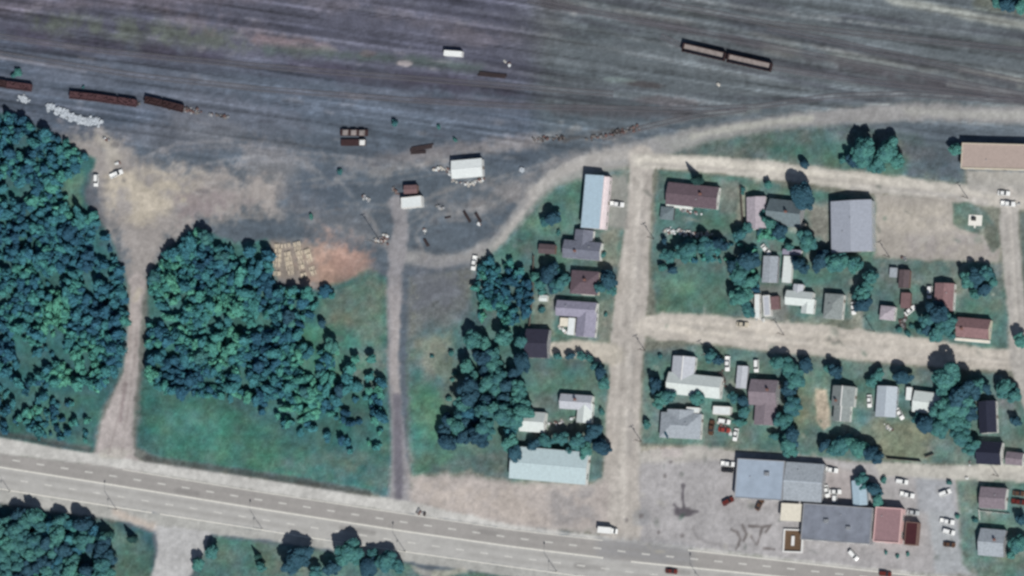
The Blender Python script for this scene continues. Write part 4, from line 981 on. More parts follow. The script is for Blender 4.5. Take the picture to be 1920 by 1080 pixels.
YARD = [  # crown centre on the map, radius; kind override
 (1035,410,15),(1022,416,9),(1047,436,5),(1028,514,18),(1014,532,11),(1050,532,15),(1142,525,18),(1016,547,7),(1052,512,8),(1036,536,11),(1128,540,11),(1148,545,9),(1040,500,9),(1004,520,9),
 (1046,668,8),(1069,668,7),(1090,669,8),(1106,673,7),(1126,700,14),(1132,718,11),(1118,688,9),
 (1112,812,16),(1082,828,15),(1052,822,13),(1126,838,17),(1022,826,12),(1098,846,13),(1000,834,12),(1070,848,9),
 (1302,338,11,'conifer'),(1502,366,25),(1440,346,7),(1392,355,5),(1392,362,4),
 (1290,470,21),(1254,480,13),(1262,506,9),(1242,502,7),(1324,462,17),(1350,456,12),(1390,440,13),(1404,426,9),(1402,490,21),(1388,518,17),(1408,528,13),(1374,500,11),(1390,558,19),(1402,580,13),(1246,452,7),
 (1430,402,9),(1446,420,14),(1462,434,13),(1426,436,8),(1514,452,17),(1540,490,20),(1570,492,19),(1600,496,15),(1500,496,14),(1480,462,8),
 (1620,546,15),(1618,572,17),(1632,520,13),(1605,556,8),
 (1830,520,17),(1850,515,13),(1814,526,13),(1846,542,13),(1828,552,9),(1862,530,9),
 (1760,590,22),(1742,600,15),(1776,606,17),(1740,618,13),(1758,624,15),(1725,620,8),(1702,626,6),(1686,618,6),(1780,626,9),(1710,612,5),
 (1620,284,25),(1662,286,24),(1600,302,13),(1682,302,13),(1642,312,14),(1507,308,9),(1794,280,12),(1580,300,7),
 (1230,720,12),(1252,742,14),(1238,752,13),(1226,732,8),(1238,668,5),(1332,668,12),(1346,676,9),(1306,746,13),(1376,746,10),(1392,752,11),(1396,772,11),(1386,792,10),(1250,812,7),(1213,795,8),
 (1480,690,18),(1510,684,14),(1460,680,13),(1492,712,18),(1478,732,16),(1484,762,17),(1470,790,16),(1486,816,18),(1478,836,17),(1454,818,9),
 (1566,696,13),(1552,690,8),(1646,704,11),(1692,706,17),(1634,716,10),(1776,712,30),(1802,742,26),(1832,722,14),(1790,764,25),(1736,796,21),(1762,802,18),(1792,792,21),(1816,772,17),(1802,822,19),(1822,838,15),(1850,728,11),(1884,730,17),(1902,742,13),(1904,790,9),(1755,770,14),(1720,785,9),
 (1546,836,12),(1580,834,19),(1610,840,21),(1636,850,17),(1562,848,10),(1616,898,11),(1638,918,14),(1646,938,11),(1622,912,8),(1657,900,6),
 (1661,1036,4,'bush'),(1683,1043,4,'bush'),(1702,1039,4,'bush'),
 (1908,1020,16),(1896,1040,9),(1915,975,10),(1912,640,12),
 (243,1010,9,'conifer'),(200,1002,9,'conifer'),(398,1034,13),(372,1058,13),(556,1050,24),(490,1062,10),(656,1036,24),(690,1062,20),(724,1052,18),(746,1062,12),(622,1066,14),(590,1075,12),(700,1038,10),(480,1044,7,'conifer'),
 (740,231,7,'bush'),(822,238,4,'bush'),(853,262,4,'bush'),(637,322,6,'bush'),(583,406,5,'bush'),(34,136,8,'bush'),(25,142,5,'bush'),(156,163,3,'bush'),
 (1890,6,15),(1916,10,13),(1868,4,9),(810,668,4,'bush'),(846,662,6,'bush'),(852,700,5,'bush'),(848,712,4,'bush'),(842,748,6,'bush'),(622,648,13),(604,606,9),(548,606,8),(600,700,8),
 (1130,478,6),(1136,590,4,'bush'),(1016,580,7,'bush'),(1128,772,6),(1280,690,5,'bush'),(1700,520,4,'bush'),(1780,905,5,'bush'),(1795,968,5,'bush'),(1828,976,5,'bush'),(1840,988,4,'bush'),
]
CLUMP = 'tree'
def rel_label(u, v, r, kind):
    size = {'conifer': 'pointed dark spruce', 'bush': 'low round bush'}.get(kind) or ('large spreading tree' if r >= 20 else 'medium leafy tree' if r >= 12 else 'small leafy tree')
    best = min(BLD, key=lambda b: (b[0] - u) ** 2 + (b[1] - v) ** 2)
    dx, dy = u - best[0], v - best[1]; dist = math.hypot(dx, dy)
    if v < 200 and u > 1700: return size + ' in the top right corner above the pale road'
    if u < 330 and v > 900: return size + ' near the lower left entrance road'
    if u < 800 and v > 900: return size + ' on the lawn below the highway'
    if dist > 150:
        if u < 700 and v < 300: return size + ' alone on the grey cinders of the rail yard'
        if 500 < u < 640: return size + ' in the open green patch right of the forest'
        if 800 < u < 900 and v > 600: return size + ' on the dry grass right of the middle track'
    h_ = 'right of' if dx > 0 else 'left of'; v_ = 'below' if dy > 0 else 'above'
    if abs(dx) > 2 * abs(dy): pos = h_
    elif abs(dy) > 2 * abs(dx): pos = v_
    else: pos = v_ + ' and ' + h_
    near = 'close ' if dist < 45 else 'just ' if dist < 85 else 'well '
    return size + ' ' + near + pos + ' ' + best[2]

NT_COUNT = 0
def tree(u, v, r_px, kind=None, label=None, group=None, hfac=1.0, name=None, spot=None):
    global NT_COUNT
    rm_ = r_px / PPM
    if kind is None: kind = 'big' if r_px >= 16 else 'mid' if r_px >= 7 else 'bush'
    k = NT_COUNT % (6 if kind in ('mid', 'big') else 3); NT_COUNT += 1
    cm, tm, pr_, ph = proto(kind, k)
    s = rm_ / pr_ * 1.12
    hh = ph * s * hfac
    if spot is None: x, y = at(u, v, hh * .62)
    else: x, y = spot
    nm = name or {'conifer': 'spruce_tree', 'bush': 'bush'}.get(kind, 'deciduous_tree')
    root = empty(nm, (x, y, 0), random.uniform(0, 6.28))
    el_ = random.uniform(.82, 1.24); root.scale = (s * el_, s / el_ ** .8, s * hfac)
    tag(root, label or rel_label(u, v, r_px, kind), 'bush' if kind == 'bush' else 'tree', group)
    put('trunk' if kind != 'bush' else 'stem', tm, root); put('crown', cm, root)
    return root
from collections import defaultdict
_seen = defaultdict(list)
for t in YARD:
    u, v, r = t[:3]; kd = t[3] if len(t) > 3 else None
    o = tree(u, v, r, kd, hfac=random.uniform(.85, 1.1))
    _seen[o['label']].append((u, o))
ORD = ['leftmost', 'second', 'third', 'fourth', 'fifth', 'sixth', 'seventh', 'eighth', 'ninth', 'tenth', 'eleventh', 'twelfth', 'thirteenth', 'fourteenth', 'fifteenth', 'sixteenth', 'seventeenth', 'eighteenth', 'nineteenth', 'twentieth']
def order_labels():
    for lb, os_ in _seen.items():
        if len(os_) > 1:
            for i, (u_, o) in enumerate(sorted(os_, key=lambda q: q[0])):
                o['group'] = lb.replace('tree', 'trees', 1).replace('bush ', 'bushes ', 1)
                if len(os_) == 2: o['label'] = lb + (', left one' if i == 0 else ', right one')
                elif i < 20: o['label'] = lb + ', ' + (ORD[i] if i == 0 else ORD[i] + ' from left')
order_labels()

# woods: scattered crowns inside outlines; the largest are things of their own, the rest one mass
def in_poly(pts, u, v):
    ins = False
    for i in range(len(pts)):
        (ax, ay), (bx, by) = pts[i], pts[(i + 1) % len(pts)]
        if (ay > v) != (by > v) and u < (bx - ax) * (v - ay) / (by - ay) + ax: ins = not ins
    return ins
WOODS = [
 ('left', [(-60,205),(10,214),(70,238),(115,264),(168,296),(140,318),(120,340),(130,400),(176,402),(205,455),(232,525),(236,590),(230,660),(222,700),(190,724),(140,724),(60,722),(-60,740)], 14, (4.5, 12), 'small tree in the dense left wood'),
 ('left_edge', [(-60,740),(100,735),(185,770),(165,830),(60,815),(-60,800)], 30, (4, 9), 'low tree in the grassy left margin'),
 ('middle', [(285,520),(305,488),(345,442),(372,430),(400,446),(430,470),(480,458),(505,470),(512,530),(560,545),(622,545),(630,565),(596,580),(565,600),(560,640),(590,660),(560,690),(590,720),(640,700),(718,740),(715,800),(670,800),(600,790),(560,775),(500,760),(420,745),(330,738),(285,722),(276,640)], 14, (4.5, 12.5), 'small tree in the dense central wood'),
 ('middle_low', [(480,765),(600,795),(715,805),(715,850),(640,845),(560,815)], 27, (4, 9), 'low tree in the thin end of the central wood'),
 ('patch', [(600,650),(660,640),(720,690),(718,740),(650,720),(600,700)], 22, (7, 12), 'small tree in the right rim of the central wood'),
  ('yard_scrub', [(1268,460),(1360,450),(1420,466),(1422,545),(1385,545),(1368,500),(1330,488),(1285,494)], 40, (4, 8), 'small tree in the back yards below the ranch house'),
 ('slate_scrub', [(1412,392),(1440,398),(1475,425),(1470,450),(1425,445)], 18, (4, 8), 'small tree in the scrub below the slate house'),
 ('right', [(895,495),(960,478),(1000,500),(998,590),(950,610),(895,600)], 22, (4, 8.5), 'small tree in the scrub left of the bungalow'),
 ('right_big', [(890,625),(940,608),(982,640),(978,700),(990,760),(960,800),(975,850),(900,852),(835,830),(825,800),(868,760),(872,700)], 21, (12, 20), 'large tree in the wood left of the cottage'),
 ('lower_left', [(-60,950),(40,955),(110,975),(170,985),(200,1020),(205,1110),(-60,1110)], 21, (11, 19), 'dark tree in the wood below the highway'),
]
rd = random.Random(5)
CAND = []
for nm, poly, sp, rr, lb in WOODS:
    x0, x1 = min(p[0] for p in poly), max(p[0] for p in poly); y0, y1 = min(p[1] for p in poly), max(p[1] for p in poly)
    pts = []; cell = {}
    tries = int((x1 - x0) * (y1 - y0) / sp / sp * 14)
    for _ in range(tries):
        u, v = rd.uniform(x0, x1), rd.uniform(y0, y1)
        if not in_poly(poly, u, v): continue
        ci, cj = int(u // sp), int(v // sp); ok = True
        for a in (-1, 0, 1):
            for b2 in (-1, 0, 1):
                for (pu, pv) in cell.get((ci + a, cj + b2), ()):
                    if (pu - u) ** 2 + (pv - v) ** 2 < sp * sp * .72: ok = False
        if not ok: continue
        cell.setdefault((ci, cj), []).append((u, v))
        dn = float(fbm(np.array([u / 40]), np.array([v / 40]), 2, 2)[0])
        if dn < .40 and rd.random() < .62: continue
        r = rr[0] + (rr[1] - rr[0]) * rd.random() ** 1.6
        CAND.append((r, u, v, nm, lb))
CAND.sort(reverse=True)
N_IND = max(0, 296 - len(YARD))
dens = lambda nm: 1.0
_seen.clear()
WP = {w[0]: w[1] for w in WOODS}
for r, u, v, nm, lb in CAND[:N_IND]:
    po = WP[nm]; x0, x1 = max(0, min(p[0] for p in po)), max(p[0] for p in po); y0, y1 = min(p[1] for p in po), min(1080, max(p[1] for p in po))
    fx, fy = (u - x0) / (x1 - x0), (v - y0) / (y1 - y0)
    cell = ('upper' if fy < .33 else 'lower' if fy > .67 else 'middle') + ' ' + ('left' if fx < .33 else 'right' if fx > .67 else 'centre')
    lb2 = lb.replace(' in the ', ' at the ' + cell + ' of the ', 1)
    o = tree(u, v, r, label=lb2, group=lb.replace('tree', 'trees'), hfac=random.uniform(.9, 1.35))
    _seen[lb2].append((u, o))
order_labels()
# the rest of the woods
lowp = [crown_mesh('low', 500 + k, 2.4, 6.0, 250, .56, LEAF, False, 6 + k % 3)[1] for k in range(6)]
brush = [crown_mesh('low', 700 + k, 1.3, 1.9, 70, .44, LEAF, False, 4)[1] for k in range(6)]
TINTS = np.array([C(42, 78, 98, 1.1)[:3], C(48, 92, 110, 1.12)[:3], C(56, 106, 114, 1.15)[:3], C(64, 120, 114, 1.15)[:3], C(78, 136, 118, 1.15)[:3]]) * 1.15
allv = []; allc = []
def grow(w_, u, v, s, hf, lean):
    x, y = at(u, v, lean); a = rd.uniform(0, 6.28); ca_, sa_ = math.cos(a), math.sin(a)
    e1 = rd.uniform(.75, 1.45); b_a = rd.uniform(0, 6.28); X_ = w_[:, 0] * ca_ - w_[:, 1] * sa_; Y_ = (w_[:, 0] * sa_ + w_[:, 1] * ca_) / e1 ** .7; X_ = X_ * e1; cb_, sb_ = math.cos(b_a), math.sin(b_a)
    allv.append(np.stack([(X_ * cb_ - Y_ * sb_) * s + x, (X_ * sb_ + Y_ * cb_) * s + y, w_[:, 2] * s * hf], 1))
    lo = float(fbm(np.array([u / 55]), np.array([v / 55]), 4, 2)[0])
    t = min(3.99, max(0, (lo - .5) * 5 + 2 + rd.uniform(-1.3, 1.3))); k = int(t); f = t - k
    c = TINTS[k] * (1 - f) + TINTS[k + 1] * f
    n_ = len(w_) // 4
    j = np.repeat((.8 + .4 * np.random.default_rng(len(allc)).random(n_)), 4)[:, None]
    allc.append(np.concatenate([c[None, :] * j, np.ones((len(w_), 1))], 1))
for i, (r, u, v, nm, lb) in enumerate(CAND[N_IND:]):
    s = r / PPM / 2.4 * 1.12; hf = rd.uniform(.55, 1.25)
    grow(lowp[i % 6], u, v, s, hf, 6.0 * s * hf * .6)
# low brush between and around the trees
for nm, poly, sp, rr, lb in WOODS:
    if nm in ('right_big',): continue
    x0, x1 = min(p[0] for p in poly), max(p[0] for p in poly); y0, y1 = min(p[1] for p in poly), max(p[1] for p in poly)
    thin = nm in ('left_edge', 'middle_low', 'patch')
    for i in range(int((x1 - x0) * (y1 - y0) / (210 if thin else 80))):
        u, v = rd.uniform(x0, x1), rd.uniform(y0, y1)
        if not in_poly(poly, u, v) or float(fbm(np.array([u / 40]), np.array([v / 40]), 2, 2)[0]) < .38: continue
        grow(brush[i % 6], u, v, rd.uniform(.6, 1.5), rd.uniform(.7, 1.9), 1)
vs = np.concatenate(allv); cs = np.concatenate(allc); n = len(vs) // 4
me = bpy.data.meshes.new('woodland')
me.vertices.add(len(vs)); me.vertices.foreach_set('co', vs.astype(np.float32).reshape(-1))
me.loops.add(n * 4); me.loops.foreach_set('vertex_index', np.arange(n * 4, dtype=np.int32))
me.polygons.add(n); me.polygons.foreach_set('loop_start', np.arange(0, n * 4, 4, dtype=np.int32)); me.polygons.foreach_set('loop_total', np.full(n, 4, np.int32))
me.update(calc_edges=True)
ca_ = me.color_attributes.new('soil', 'FLOAT_COLOR', 'POINT'); ca_.data.foreach_set('color', cs.astype(np.float32).reshape(-1))
me.materials.append(ground_mat('wood_leaves', .8, .12, .8, 0.0))
o = put('woodland', me); tag(o, 'dense teal-green scrubby woodland filling the gaps between the larger trees', 'woodland', kind='stuff')
print('TREES', len(YARD), len(CAND))

# ------------------------------------------------------------------ vehicles
RUB = mat('tyre_rubber', (.02, .02, .02, 1), rough=.9, var=.1)
LAMP = mat('lamp_lens', (.75, .75, .72, 1), rough=.2, var=.03)
PAINTS = {'white': (.78, .79, .78, 1), 'silver': (.45, .47, .48, 1), 'black': (.02, .02, .024, 1), 'maroon': (.12, .025, .02, 1), 'brown': (.10, .055, .035, 1), 'red': (.28, .05, .04, 1), 'blue': (.12, .17, .26, 1), 'tan': (.5, .45, .36, 1)}
for k_, c_ in PAINTS.items(): mat('paint_' + k_, c_, rough=.3, var=.04, spec=.5)
def sec_x(x, hw, z0, z1, r=.12):
    return [(x, -hw, z0), (x, hw, z0), (x, hw, z1 - r), (x, hw - r, z1), (x, -hw + r, z1), (x, -hw, z1 - r)]
CARM = {}
def car_parts(kind):
    if kind in CARM: return CARM[kind]
    body, glass, roof, extra = MB(), MB(), MB(), None
    pm = MATS['paint_white']
    if kind == 'sedan':
        L = 2.35
        body.loft([sec_x(-L, .72, .42, .78), sec_x(-L + .15, .86, .3, .9), sec_x(-1.0, .9, .28, .92), sec_x(.9, .9, .28, .92), sec_x(L - .35, .86, .3, .82), sec_x(L, .7, .4, .66)])
        glass.loft([[(-1.75, -.74, .9), (-1.75, .74, .9), (1.0, .78, .9), (1.0, -.78, .9)], [(-1.05, -.58, 1.42), (-1.05, .58, 1.42), (.3, .6, 1.42), (.3, -.6, 1.42)]])
        roof.box(-1.05, .3, -.6, .6, 1.41, 1.46); wx = (-1.4, 1.45); hx = L
    elif kind == 'pickup':
        L = 2.75
        body.loft([sec_x(.55, .93, .4, 1.05), sec_x(1.2, .93, .38, 1.05), sec_x(L - .3, .9, .4, 1.0), sec_x(L, .78, .45, .85)])
        body.box(-L, .55, -.93, .93, .45, .62); body.box(-L, .55, -.93, -.8, .62, 1.05); body.box(-L, .55, .8, .93, .62, 1.05); body.box(-L, -L + .1, -.8, .8, .62, 1.05); body.box(-.95, .55, -.8, .8, .62, 1.06)
        glass.loft([[(-.9, -.8, 1.05), (-.9, .8, 1.05), (1.35, .82, 1.05), (1.35, -.82, 1.05)], [(-.75, -.68, 1.6), (-.75, .68, 1.6), (.65, .68, 1.6), (.65, -.68, 1.6)]])
        roof.box(-.75, .65, -.68, .68, 1.59, 1.65); wx = (-1.7, 1.75); hx = L
    elif kind == 'suv':
        L = 2.35
        body.loft([sec_x(-L, .8, .45, 1.0), sec_x(-L + .15, .9, .35, 1.05), sec_x(1.1, .92, .33, 1.02), sec_x(L - .25, .88, .35, .95), sec_x(L, .75, .45, .8)])
        glass.loft([[(-2.2, -.8, 1.02), (-2.2, .8, 1.02), (1.15, .82, 1.02), (1.15, -.82, 1.02)], [(-2.0, -.66, 1.62), (-2.0, .66, 1.62), (.5, .68, 1.62), (.5, -.68, 1.62)]])
        roof.box(-2.0, .5, -.67, .67, 1.61, 1.67); wx = (-1.4, 1.45); hx = L
    else:  # box truck
        L = 3.6
        body.box(-L, 1.5, -1.15, 1.15, .75, 3.0); body.loft([sec_x(1.55, 1.0, .5, 1.3), sec_x(3.0, 1.0, .5, 1.25), sec_x(L, .85, .55, 1.0)])
        glass.loft([[(1.6, -.9, 1.28), (1.6, .9, 1.28), (2.9, .9, 1.28), (2.9, -.9, 1.28)], [(1.6, -.8, 2.0), (1.6, .8, 2.0), (2.4, .8, 2.0), (2.4, -.8, 2.0)]])
        roof.box(1.6, 2.4, -.82, .82, 1.99, 2.08); wx = (-2.2, 2.6); hx = L
    w = MB(); w.tube((0, -.11, 0), (0, .11, 0), .34, .34, 14); w.tube((0, -.12, 0), (0, .12, 0), .18, .18, 10)
    hl = MB(); hl.box(-.06, .02, -.16, .16, -.07, .07)
    CARM[kind] = (body.mesh('body', pm), glass.mesh('windows', glass_mat()), roof.mesh('roof', pm), w.mesh('wheel', RUB), hl.mesh('headlight', LAMP), wx, hx)
    return CARM[kind]
def car(u, v, ang, kind, paint, label, group=None):
    bm_, gm_, rm_, wm_, hm_, wx, hx = car_parts(kind)
    x, y = at(u, v, .8)
    nm = {'sedan': 'parked_car', 'pickup': 'pickup_truck', 'suv': 'parked_car', 'truck': 'box_truck'}[kind]
    root = empty(nm, (x, y, 0), heading(u, v, ang))
    tag(root, label, {'pickup': 'pickup', 'truck': 'truck'}.get(kind, 'car'), group)
    pm = MATS['paint_' + paint]
    put('body', bm_, root, None, pm); put('windows', gm_, root); put('roof', rm_, root, None, pm)
    for wx_ in wx:
        for wy in (-.84, .84): put('wheel', wm_, root, Matrix.Translation((wx_, wy * (1.2 if kind == 'truck' else 1), .34)))
    for wy in (-.55, .55): put('headlight', hm_, root, Matrix.Translation((hx, wy, .68)))
    return root
car(1558, 881, 8, 'pickup', 'white', 'white pickup at the upper right corner of the grey pitched shop')
car(1550, 921, 80, 'sedan', 'white', 'white car touching the right wall of the grey pitched shop')
car(1566, 922, 0, 'sedan', 'white', 'white car crosswise, just above the white car with dark tail')
car(1565, 940, 92, 'suv', 'white', 'white car with dark tail at the top edge of the wide dark store')
car(1691, 903, 8, 'suv', 'white', 'white car nearest the leafy bush, topmost in the side driveway')
car(1701, 928, 10, 'pickup', 'white', 'white pickup second from top left in the side driveway')
car(1772, 924, -22, 'suv', 'white', 'white car set at a slant on the right of the side driveway')
car(1776, 978, 8, 'pickup', 'white', 'white pickup in the lower pair on the right of the side driveway')
car(1779, 997, 14, 'suv', 'white', 'white car directly under the lower white pickup by the grass strip')
car(1780, 1021, 6, 'sedan', 'brown', 'dark brown car, lowest in the side driveway')
car(1712, 961, 8, 'sedan', 'silver', 'grey car with dark roof above the maroon annex')
car(1600, 1041, 48, 'suv', 'white', 'white car with dark windows angled in front of the wide dark store')
car(1660, 1076, 6, 'suv', 'maroon', 'dark red car on the highway at the lower edge below the brick office')
car(1259, 1071, 5, 'sedan', 'maroon', 'dark red car driving on the highway right of the side street mouth')
car(1141, 995, 5, 'truck', 'white', 'long white box truck at the mouth of the side street')
car(1365, 940, -30, 'suv', 'maroon', 'dark maroon car angled below the left corner of the blue-grey shop')
car(1424, 946, -62, 'sedan', 'brown', 'dark brown car nosing up to the front of the blue-grey shop')
car(1365, 870, 4, 'pickup', 'white', 'white pickup at the upper left corner of the blue-grey shop')
car(1364, 881, 4, 'sedan', 'black', 'black car parked just below the white pickup by the blue-grey shop')
car(1334, 802, 98, 'pickup', 'brown', 'rust brown pickup standing upright beside the grey cross-hipped house')
car(1358, 790, 10, 'suv', 'white', 'white car below the white camper box')
car(1358, 806, 8, 'sedan', 'red', 'red car, lowest beside the rust brown pickup')
car(1379, 815, 100, 'sedan', 'white', 'white car upright right of the red car')
car(1364, 682, 92, 'pickup', 'white', 'white pickup right of the white L-shaped house, nose to the street')
car(1418, 686, 90, 'suv', 'white', 'white car above the big plum house')
car(1600, 578, 86, 'sedan', 'white', 'white car right of the grey-green hipped house')
car(1630, 752, 88, 'sedan', 'white', 'white car left of the ribbed metal house')
car(1687, 776, 60, 'sedan', 'white', 'white car at the lower right corner of the ribbed metal house')
car(1910, 925, 6, 'sedan', 'brown', 'brown car right of the taupe house, upper of two')
car(1910, 941, 6, 'pickup', 'maroon', 'dark maroon pickup right of the taupe house, lower of two')
car(1392, 608, 4, 'sedan', 'tan', 'tan car parked on the upper side of the middle street')
car(180, 338, 92, 'suv', 'white', 'white car at the wood edge left of the tan clearing')
car(218, 326, -25, 'pickup', 'white', 'white pickup in the upper left of the tan clearing')
car(889, 493, 100, 'pickup', 'white', 'white pickup on the curved track above the scrub')
car(1157, 383, 5, 'pickup', 'white', 'white pickup with light load parked right of the pale blue hall')
car(1743, 548, 92, 'suv', 'white', 'white car in deep tree shade left of the tall red-brown house')
car(1706, 582, -40, 'sedan', 'white', 'white car angled beside the little pinkish cabin')
car(1436, 468, 50, 'sedan', 'white', 'white car at the tree edge above the grey mobile home')
car(1890, 382, 4, 'pickup', 'white', 'white pickup at the right street crossing below the beige building')
car(1882, 362, 4, 'sedan', 'white', 'white car in front of the beige flat building')

# ------------------------------------------------------------------ rail yard
RUST = mat('rust', C(84, 60, 64), rough=.9, var=.3, scale=1.2); RUST_D = mat('dark_rust', C(62, 44, 46), rough=.9, var=.3, scale=1.0)
STEEL_R = mat('rail_steel', C(128, 126, 130), rough=.5, var=.15); TIE = mat('tie_wood', C(98, 98, 106), rough=.9, var=.3, scale=2); LOADM = mat('gondola_floor', C(150, 142, 140), rough=.9, var=.25, scale=.7)
def track(pts, label):
    ps = []
    for a, b in zip(pts, pts[1:]):
        n = max(2, int(math.hypot(b[0] - a[0], b[1] - a[1]) / 40))
        for i in range(n): ps.append(atv(a[0] + (b[0] - a[0]) * i / n, a[1] + (b[1] - a[1]) * i / n))
    ps.append(atv(*pts[-1]))
    root = empty('railway_track', ps[0]); tag(root, label, 'track')
    o0 = ps[0]
    for sgn in (-1, 1):
        vs = []; fs = []
        for i, p in enumerate(ps):
            d = (ps[min(i + 1, len(ps) - 1)] - ps[max(i - 1, 0)]).normalized(); n_ = Vector((-d.y, d.x, 0))
            for off, z in ((-.05, .02), (-.05, .2), (.05, .2), (.05, .02)): vs.append(p - o0 + n_ * (sgn * .72 + off) + Vector((0, 0, z)))
            if i:
                k = (i - 1) * 4
                for j in range(3): fs.append((k + j, k + j + 1, k + 5 + j, k + 4 + j))
        b = MB(); b.add(vs, fs); b.build('rail', STEEL_R, root)
    b = MB(); acc = 0
    for a, c in zip(ps, ps[1:]):
        d = c - a; L = d.length; an = math.atan2(d.y, d.x); t = acc
        while t < L:
            q_ = a + d * (t / L) - o0
            b.box(-.12, .12, -1.3, 1.3, -.04, .06, Matrix.Translation(q_) @ Matrix.Rotation(an, 4, 'Z')); t += .75
        acc = t - L
    o = b.build('ties', TIE, root); o['kind'] = 'stuff'
track([(-100, 52), (0, 68), (180, 94), (330, 110), (560, 130), (760, 146), (960, 162), (1150, 176)], 'faint railway track along the dark band at upper left')
track([(-100, 84), (0, 101), (120, 120), (240, 139), (330, 150), (480, 166), (760, 187), (960, 199), (1280, 206), (1420, 200), (1560, 180), (1700, 176), (1920, 190), (2050, 200)], 'long railway track crossing the whole yard left to right')
track([(990, 0), (1160, 32), (1300, 58), (1440, 86), (1600, 118), (1760, 148), (1920, 178), (2060, 205)], 'railway track along the dark brown band at upper right')
track([(1240, 68), (1283, 88), (1450, 127), (1600, 150), (1760, 168), (1920, 186)], 'siding track under the two long gondola cars')
track([(1240, 5), (1440, 44), (1600, 62), (1800, 82), (2050, 108)], 'railway track nearest the pale road at top right')
track([(1440, 52), (1540, 72), (1640, 94), (1760, 120), (1900, 150), (2040, 178)], 'thin dark railway track running slantwise at upper right')
track([(1130, 260), (1220, 236), (1300, 218), (1400, 205)], 'short curved railway spur merging from the lower left')
for i, (u0, v0, u1, v1, wall, lb) in enumerate([(1284, 90, 1362, 108, RUST_D, 'left one of two long dark gondola cars with pale floor'), (1368, 110, 1449, 128, RUST_D, 'right one of two long dark gondola cars with pale floor'),
        (134, 179, 180, 184, RUST, 'rusty gondola wagon at the left end of the scrap row'), (181, 184, 222, 190, RUST, 'rusty red gondola wagon second in the scrap row'), (16, 160, 62, 166, RUST, 'rusty red gondola wagon near the left edge'), (-20, 154, 14, 159, RUST_D, 'dark brown wagon cut by the left edge'),
        (275, 188, 306, 195, RUST_D, 'dark wagon with light debris in the right part of the scrap row'), (309, 196, 346, 205, RUST_D, 'dark wagon at the right end of the scrap row'), (225, 190, 258, 195, RUST, 'third rusty wagon from the left in the scrap row'), (640, 249, 692, 250, RUST_D, 'upper dark flat wagon loaded with pale bundles'), (641, 268, 688, 268, RUST_D, 'lower dark flat wagon below the one with bundles')]):
    p0, p1 = atv(u0, v0), atv(u1, v1); L = (p1 - p0).length / 2; c_ = (p0 + p1) / 2
    root = empty('gondola_car', c_, math.atan2(p1.y - p0.y, p1.x - p0.x)); tag(root, lb, 'rail wagon', 'wagons in the rail yard')
    flat = i >= 9; hw_ = 1.5 if i < 2 else 1.25; zt = 1.5 if flat else 2.9 if i < 2 else 2.2
    b = MB(); b.box(-L, L, -hw_, hw_, .95, 1.15); b.build('floor', LOADM if i < 2 else wall, root)
    if not flat:
        for sg in (-1, 1):
            b = MB(); b.box(-L, L, sg * hw_ - .07, sg * hw_ + .07, .9, zt)
            for j in range(9): b.box(-L + .2 + (2 * L - .4) * j / 8 - .07, -L + .2 + (2 * L - .4) * j / 8 + .07, sg * hw_ - .18 if sg < 0 else sg * hw_ + .07, sg * hw_ - .07 if sg < 0 else sg * hw_ + .18, .9, zt)
            b.box(-L, L, sg * hw_ - .14, sg * hw_ + .14, zt, zt + .08)
            b.build('side_wall', wall, root)
            b = MB(); b.box(sg * L - .07, sg * L + .07, -hw_ + .08, hw_ - .08, .9, zt - .1); b.build('end_wall', wall, root)
        if i >= 2:
            b = MB()
            for j in range(26): b.box(-.7, .7, -.12, .12, -.1, .1, Matrix.Translation((random.uniform(-L + .8, L - .8), random.uniform(-.8, .8), random.uniform(1.3, 2.5))) @ Matrix.Rotation(random.uniform(0, 3), 4, 'Z') @ Matrix.Rotation(random.uniform(-.3, .3), 4, 'Y'))
            b.box(-L + .1, L - .1, -1.3, 1.3, 1.15, 1.8)
            o = b.build('scrap_load', wall, root); o['kind'] = 'stuff'
    else:
        for j in range(3 if i == 9 else 1):
            xx = (-L * .6 + j * L * .6) if i == 9 else L * .75
            b = MB(); b.box(xx - 1.0, xx + 1.0, -1.0, 1.0, 1.15, 2.0); b.box(xx - .8, xx + .8, -.8, .8, 2.0, 2.2); b.build('bundle', LOADM if i == 9 else MATS['white_trim'], root)
    for sg in (-1, 1):
        b = MB(); b.box(sg * L * .7 - 1.2, sg * L * .7 + 1.2, -.9, .9, .45, .9); tr_ = b.build('truck_frame', RUST_D, root)
        for wx in (-.8, .8):
            b = MB(); b.tube((sg * L * .7 + wx, -.8, .5), (sg * L * .7 + wx, .8, .5), .42, .42, 12); b.build('wheelset', RUST_D, tr_)
# white container
x0 = frame((832, 95, 865, 105), 4, 2.6)
root = empty('shipping_container', (x0[0].x, x0[0].y, 0), x0[1]); tag(root, 'bright white container alone in the upper middle of the yard', 'container')
W, D_ = x0[2] / 2, x0[3] / 2
b = MB(); b.box(-W, W, -D_, D_, 0.1, 2.6)
for j in range(14):
    xx = -W + .3 + (2 * W - .6) * j / 13; b.box(xx - .08, xx + .08, -D_ - .04, -D_, .2, 2.5); b.box(xx - .08, xx + .08, D_, D_ + .04, .2, 2.5); b.box(xx - .08, xx + .08, -D_ + .1, D_ - .1, 2.6, 2.63)
b.build('body', mat('container_white', C(240, 243, 242), rough=.5, var=.04), root)
for sy in (-.5, .5):
    b = MB(); b.box(W, W + .06, sy * D_ - D_ * .48, sy * D_ + D_ * .48, .2, 2.5); b.build('door', MATS['white_trim'], root)
for sx in (-1, 1):
    b = MB(); b.box(sx * W * .8 - .15, sx * W * .8 + .15, -D_, D_, -.05, .1); b.build('skid', RUST_D, root)
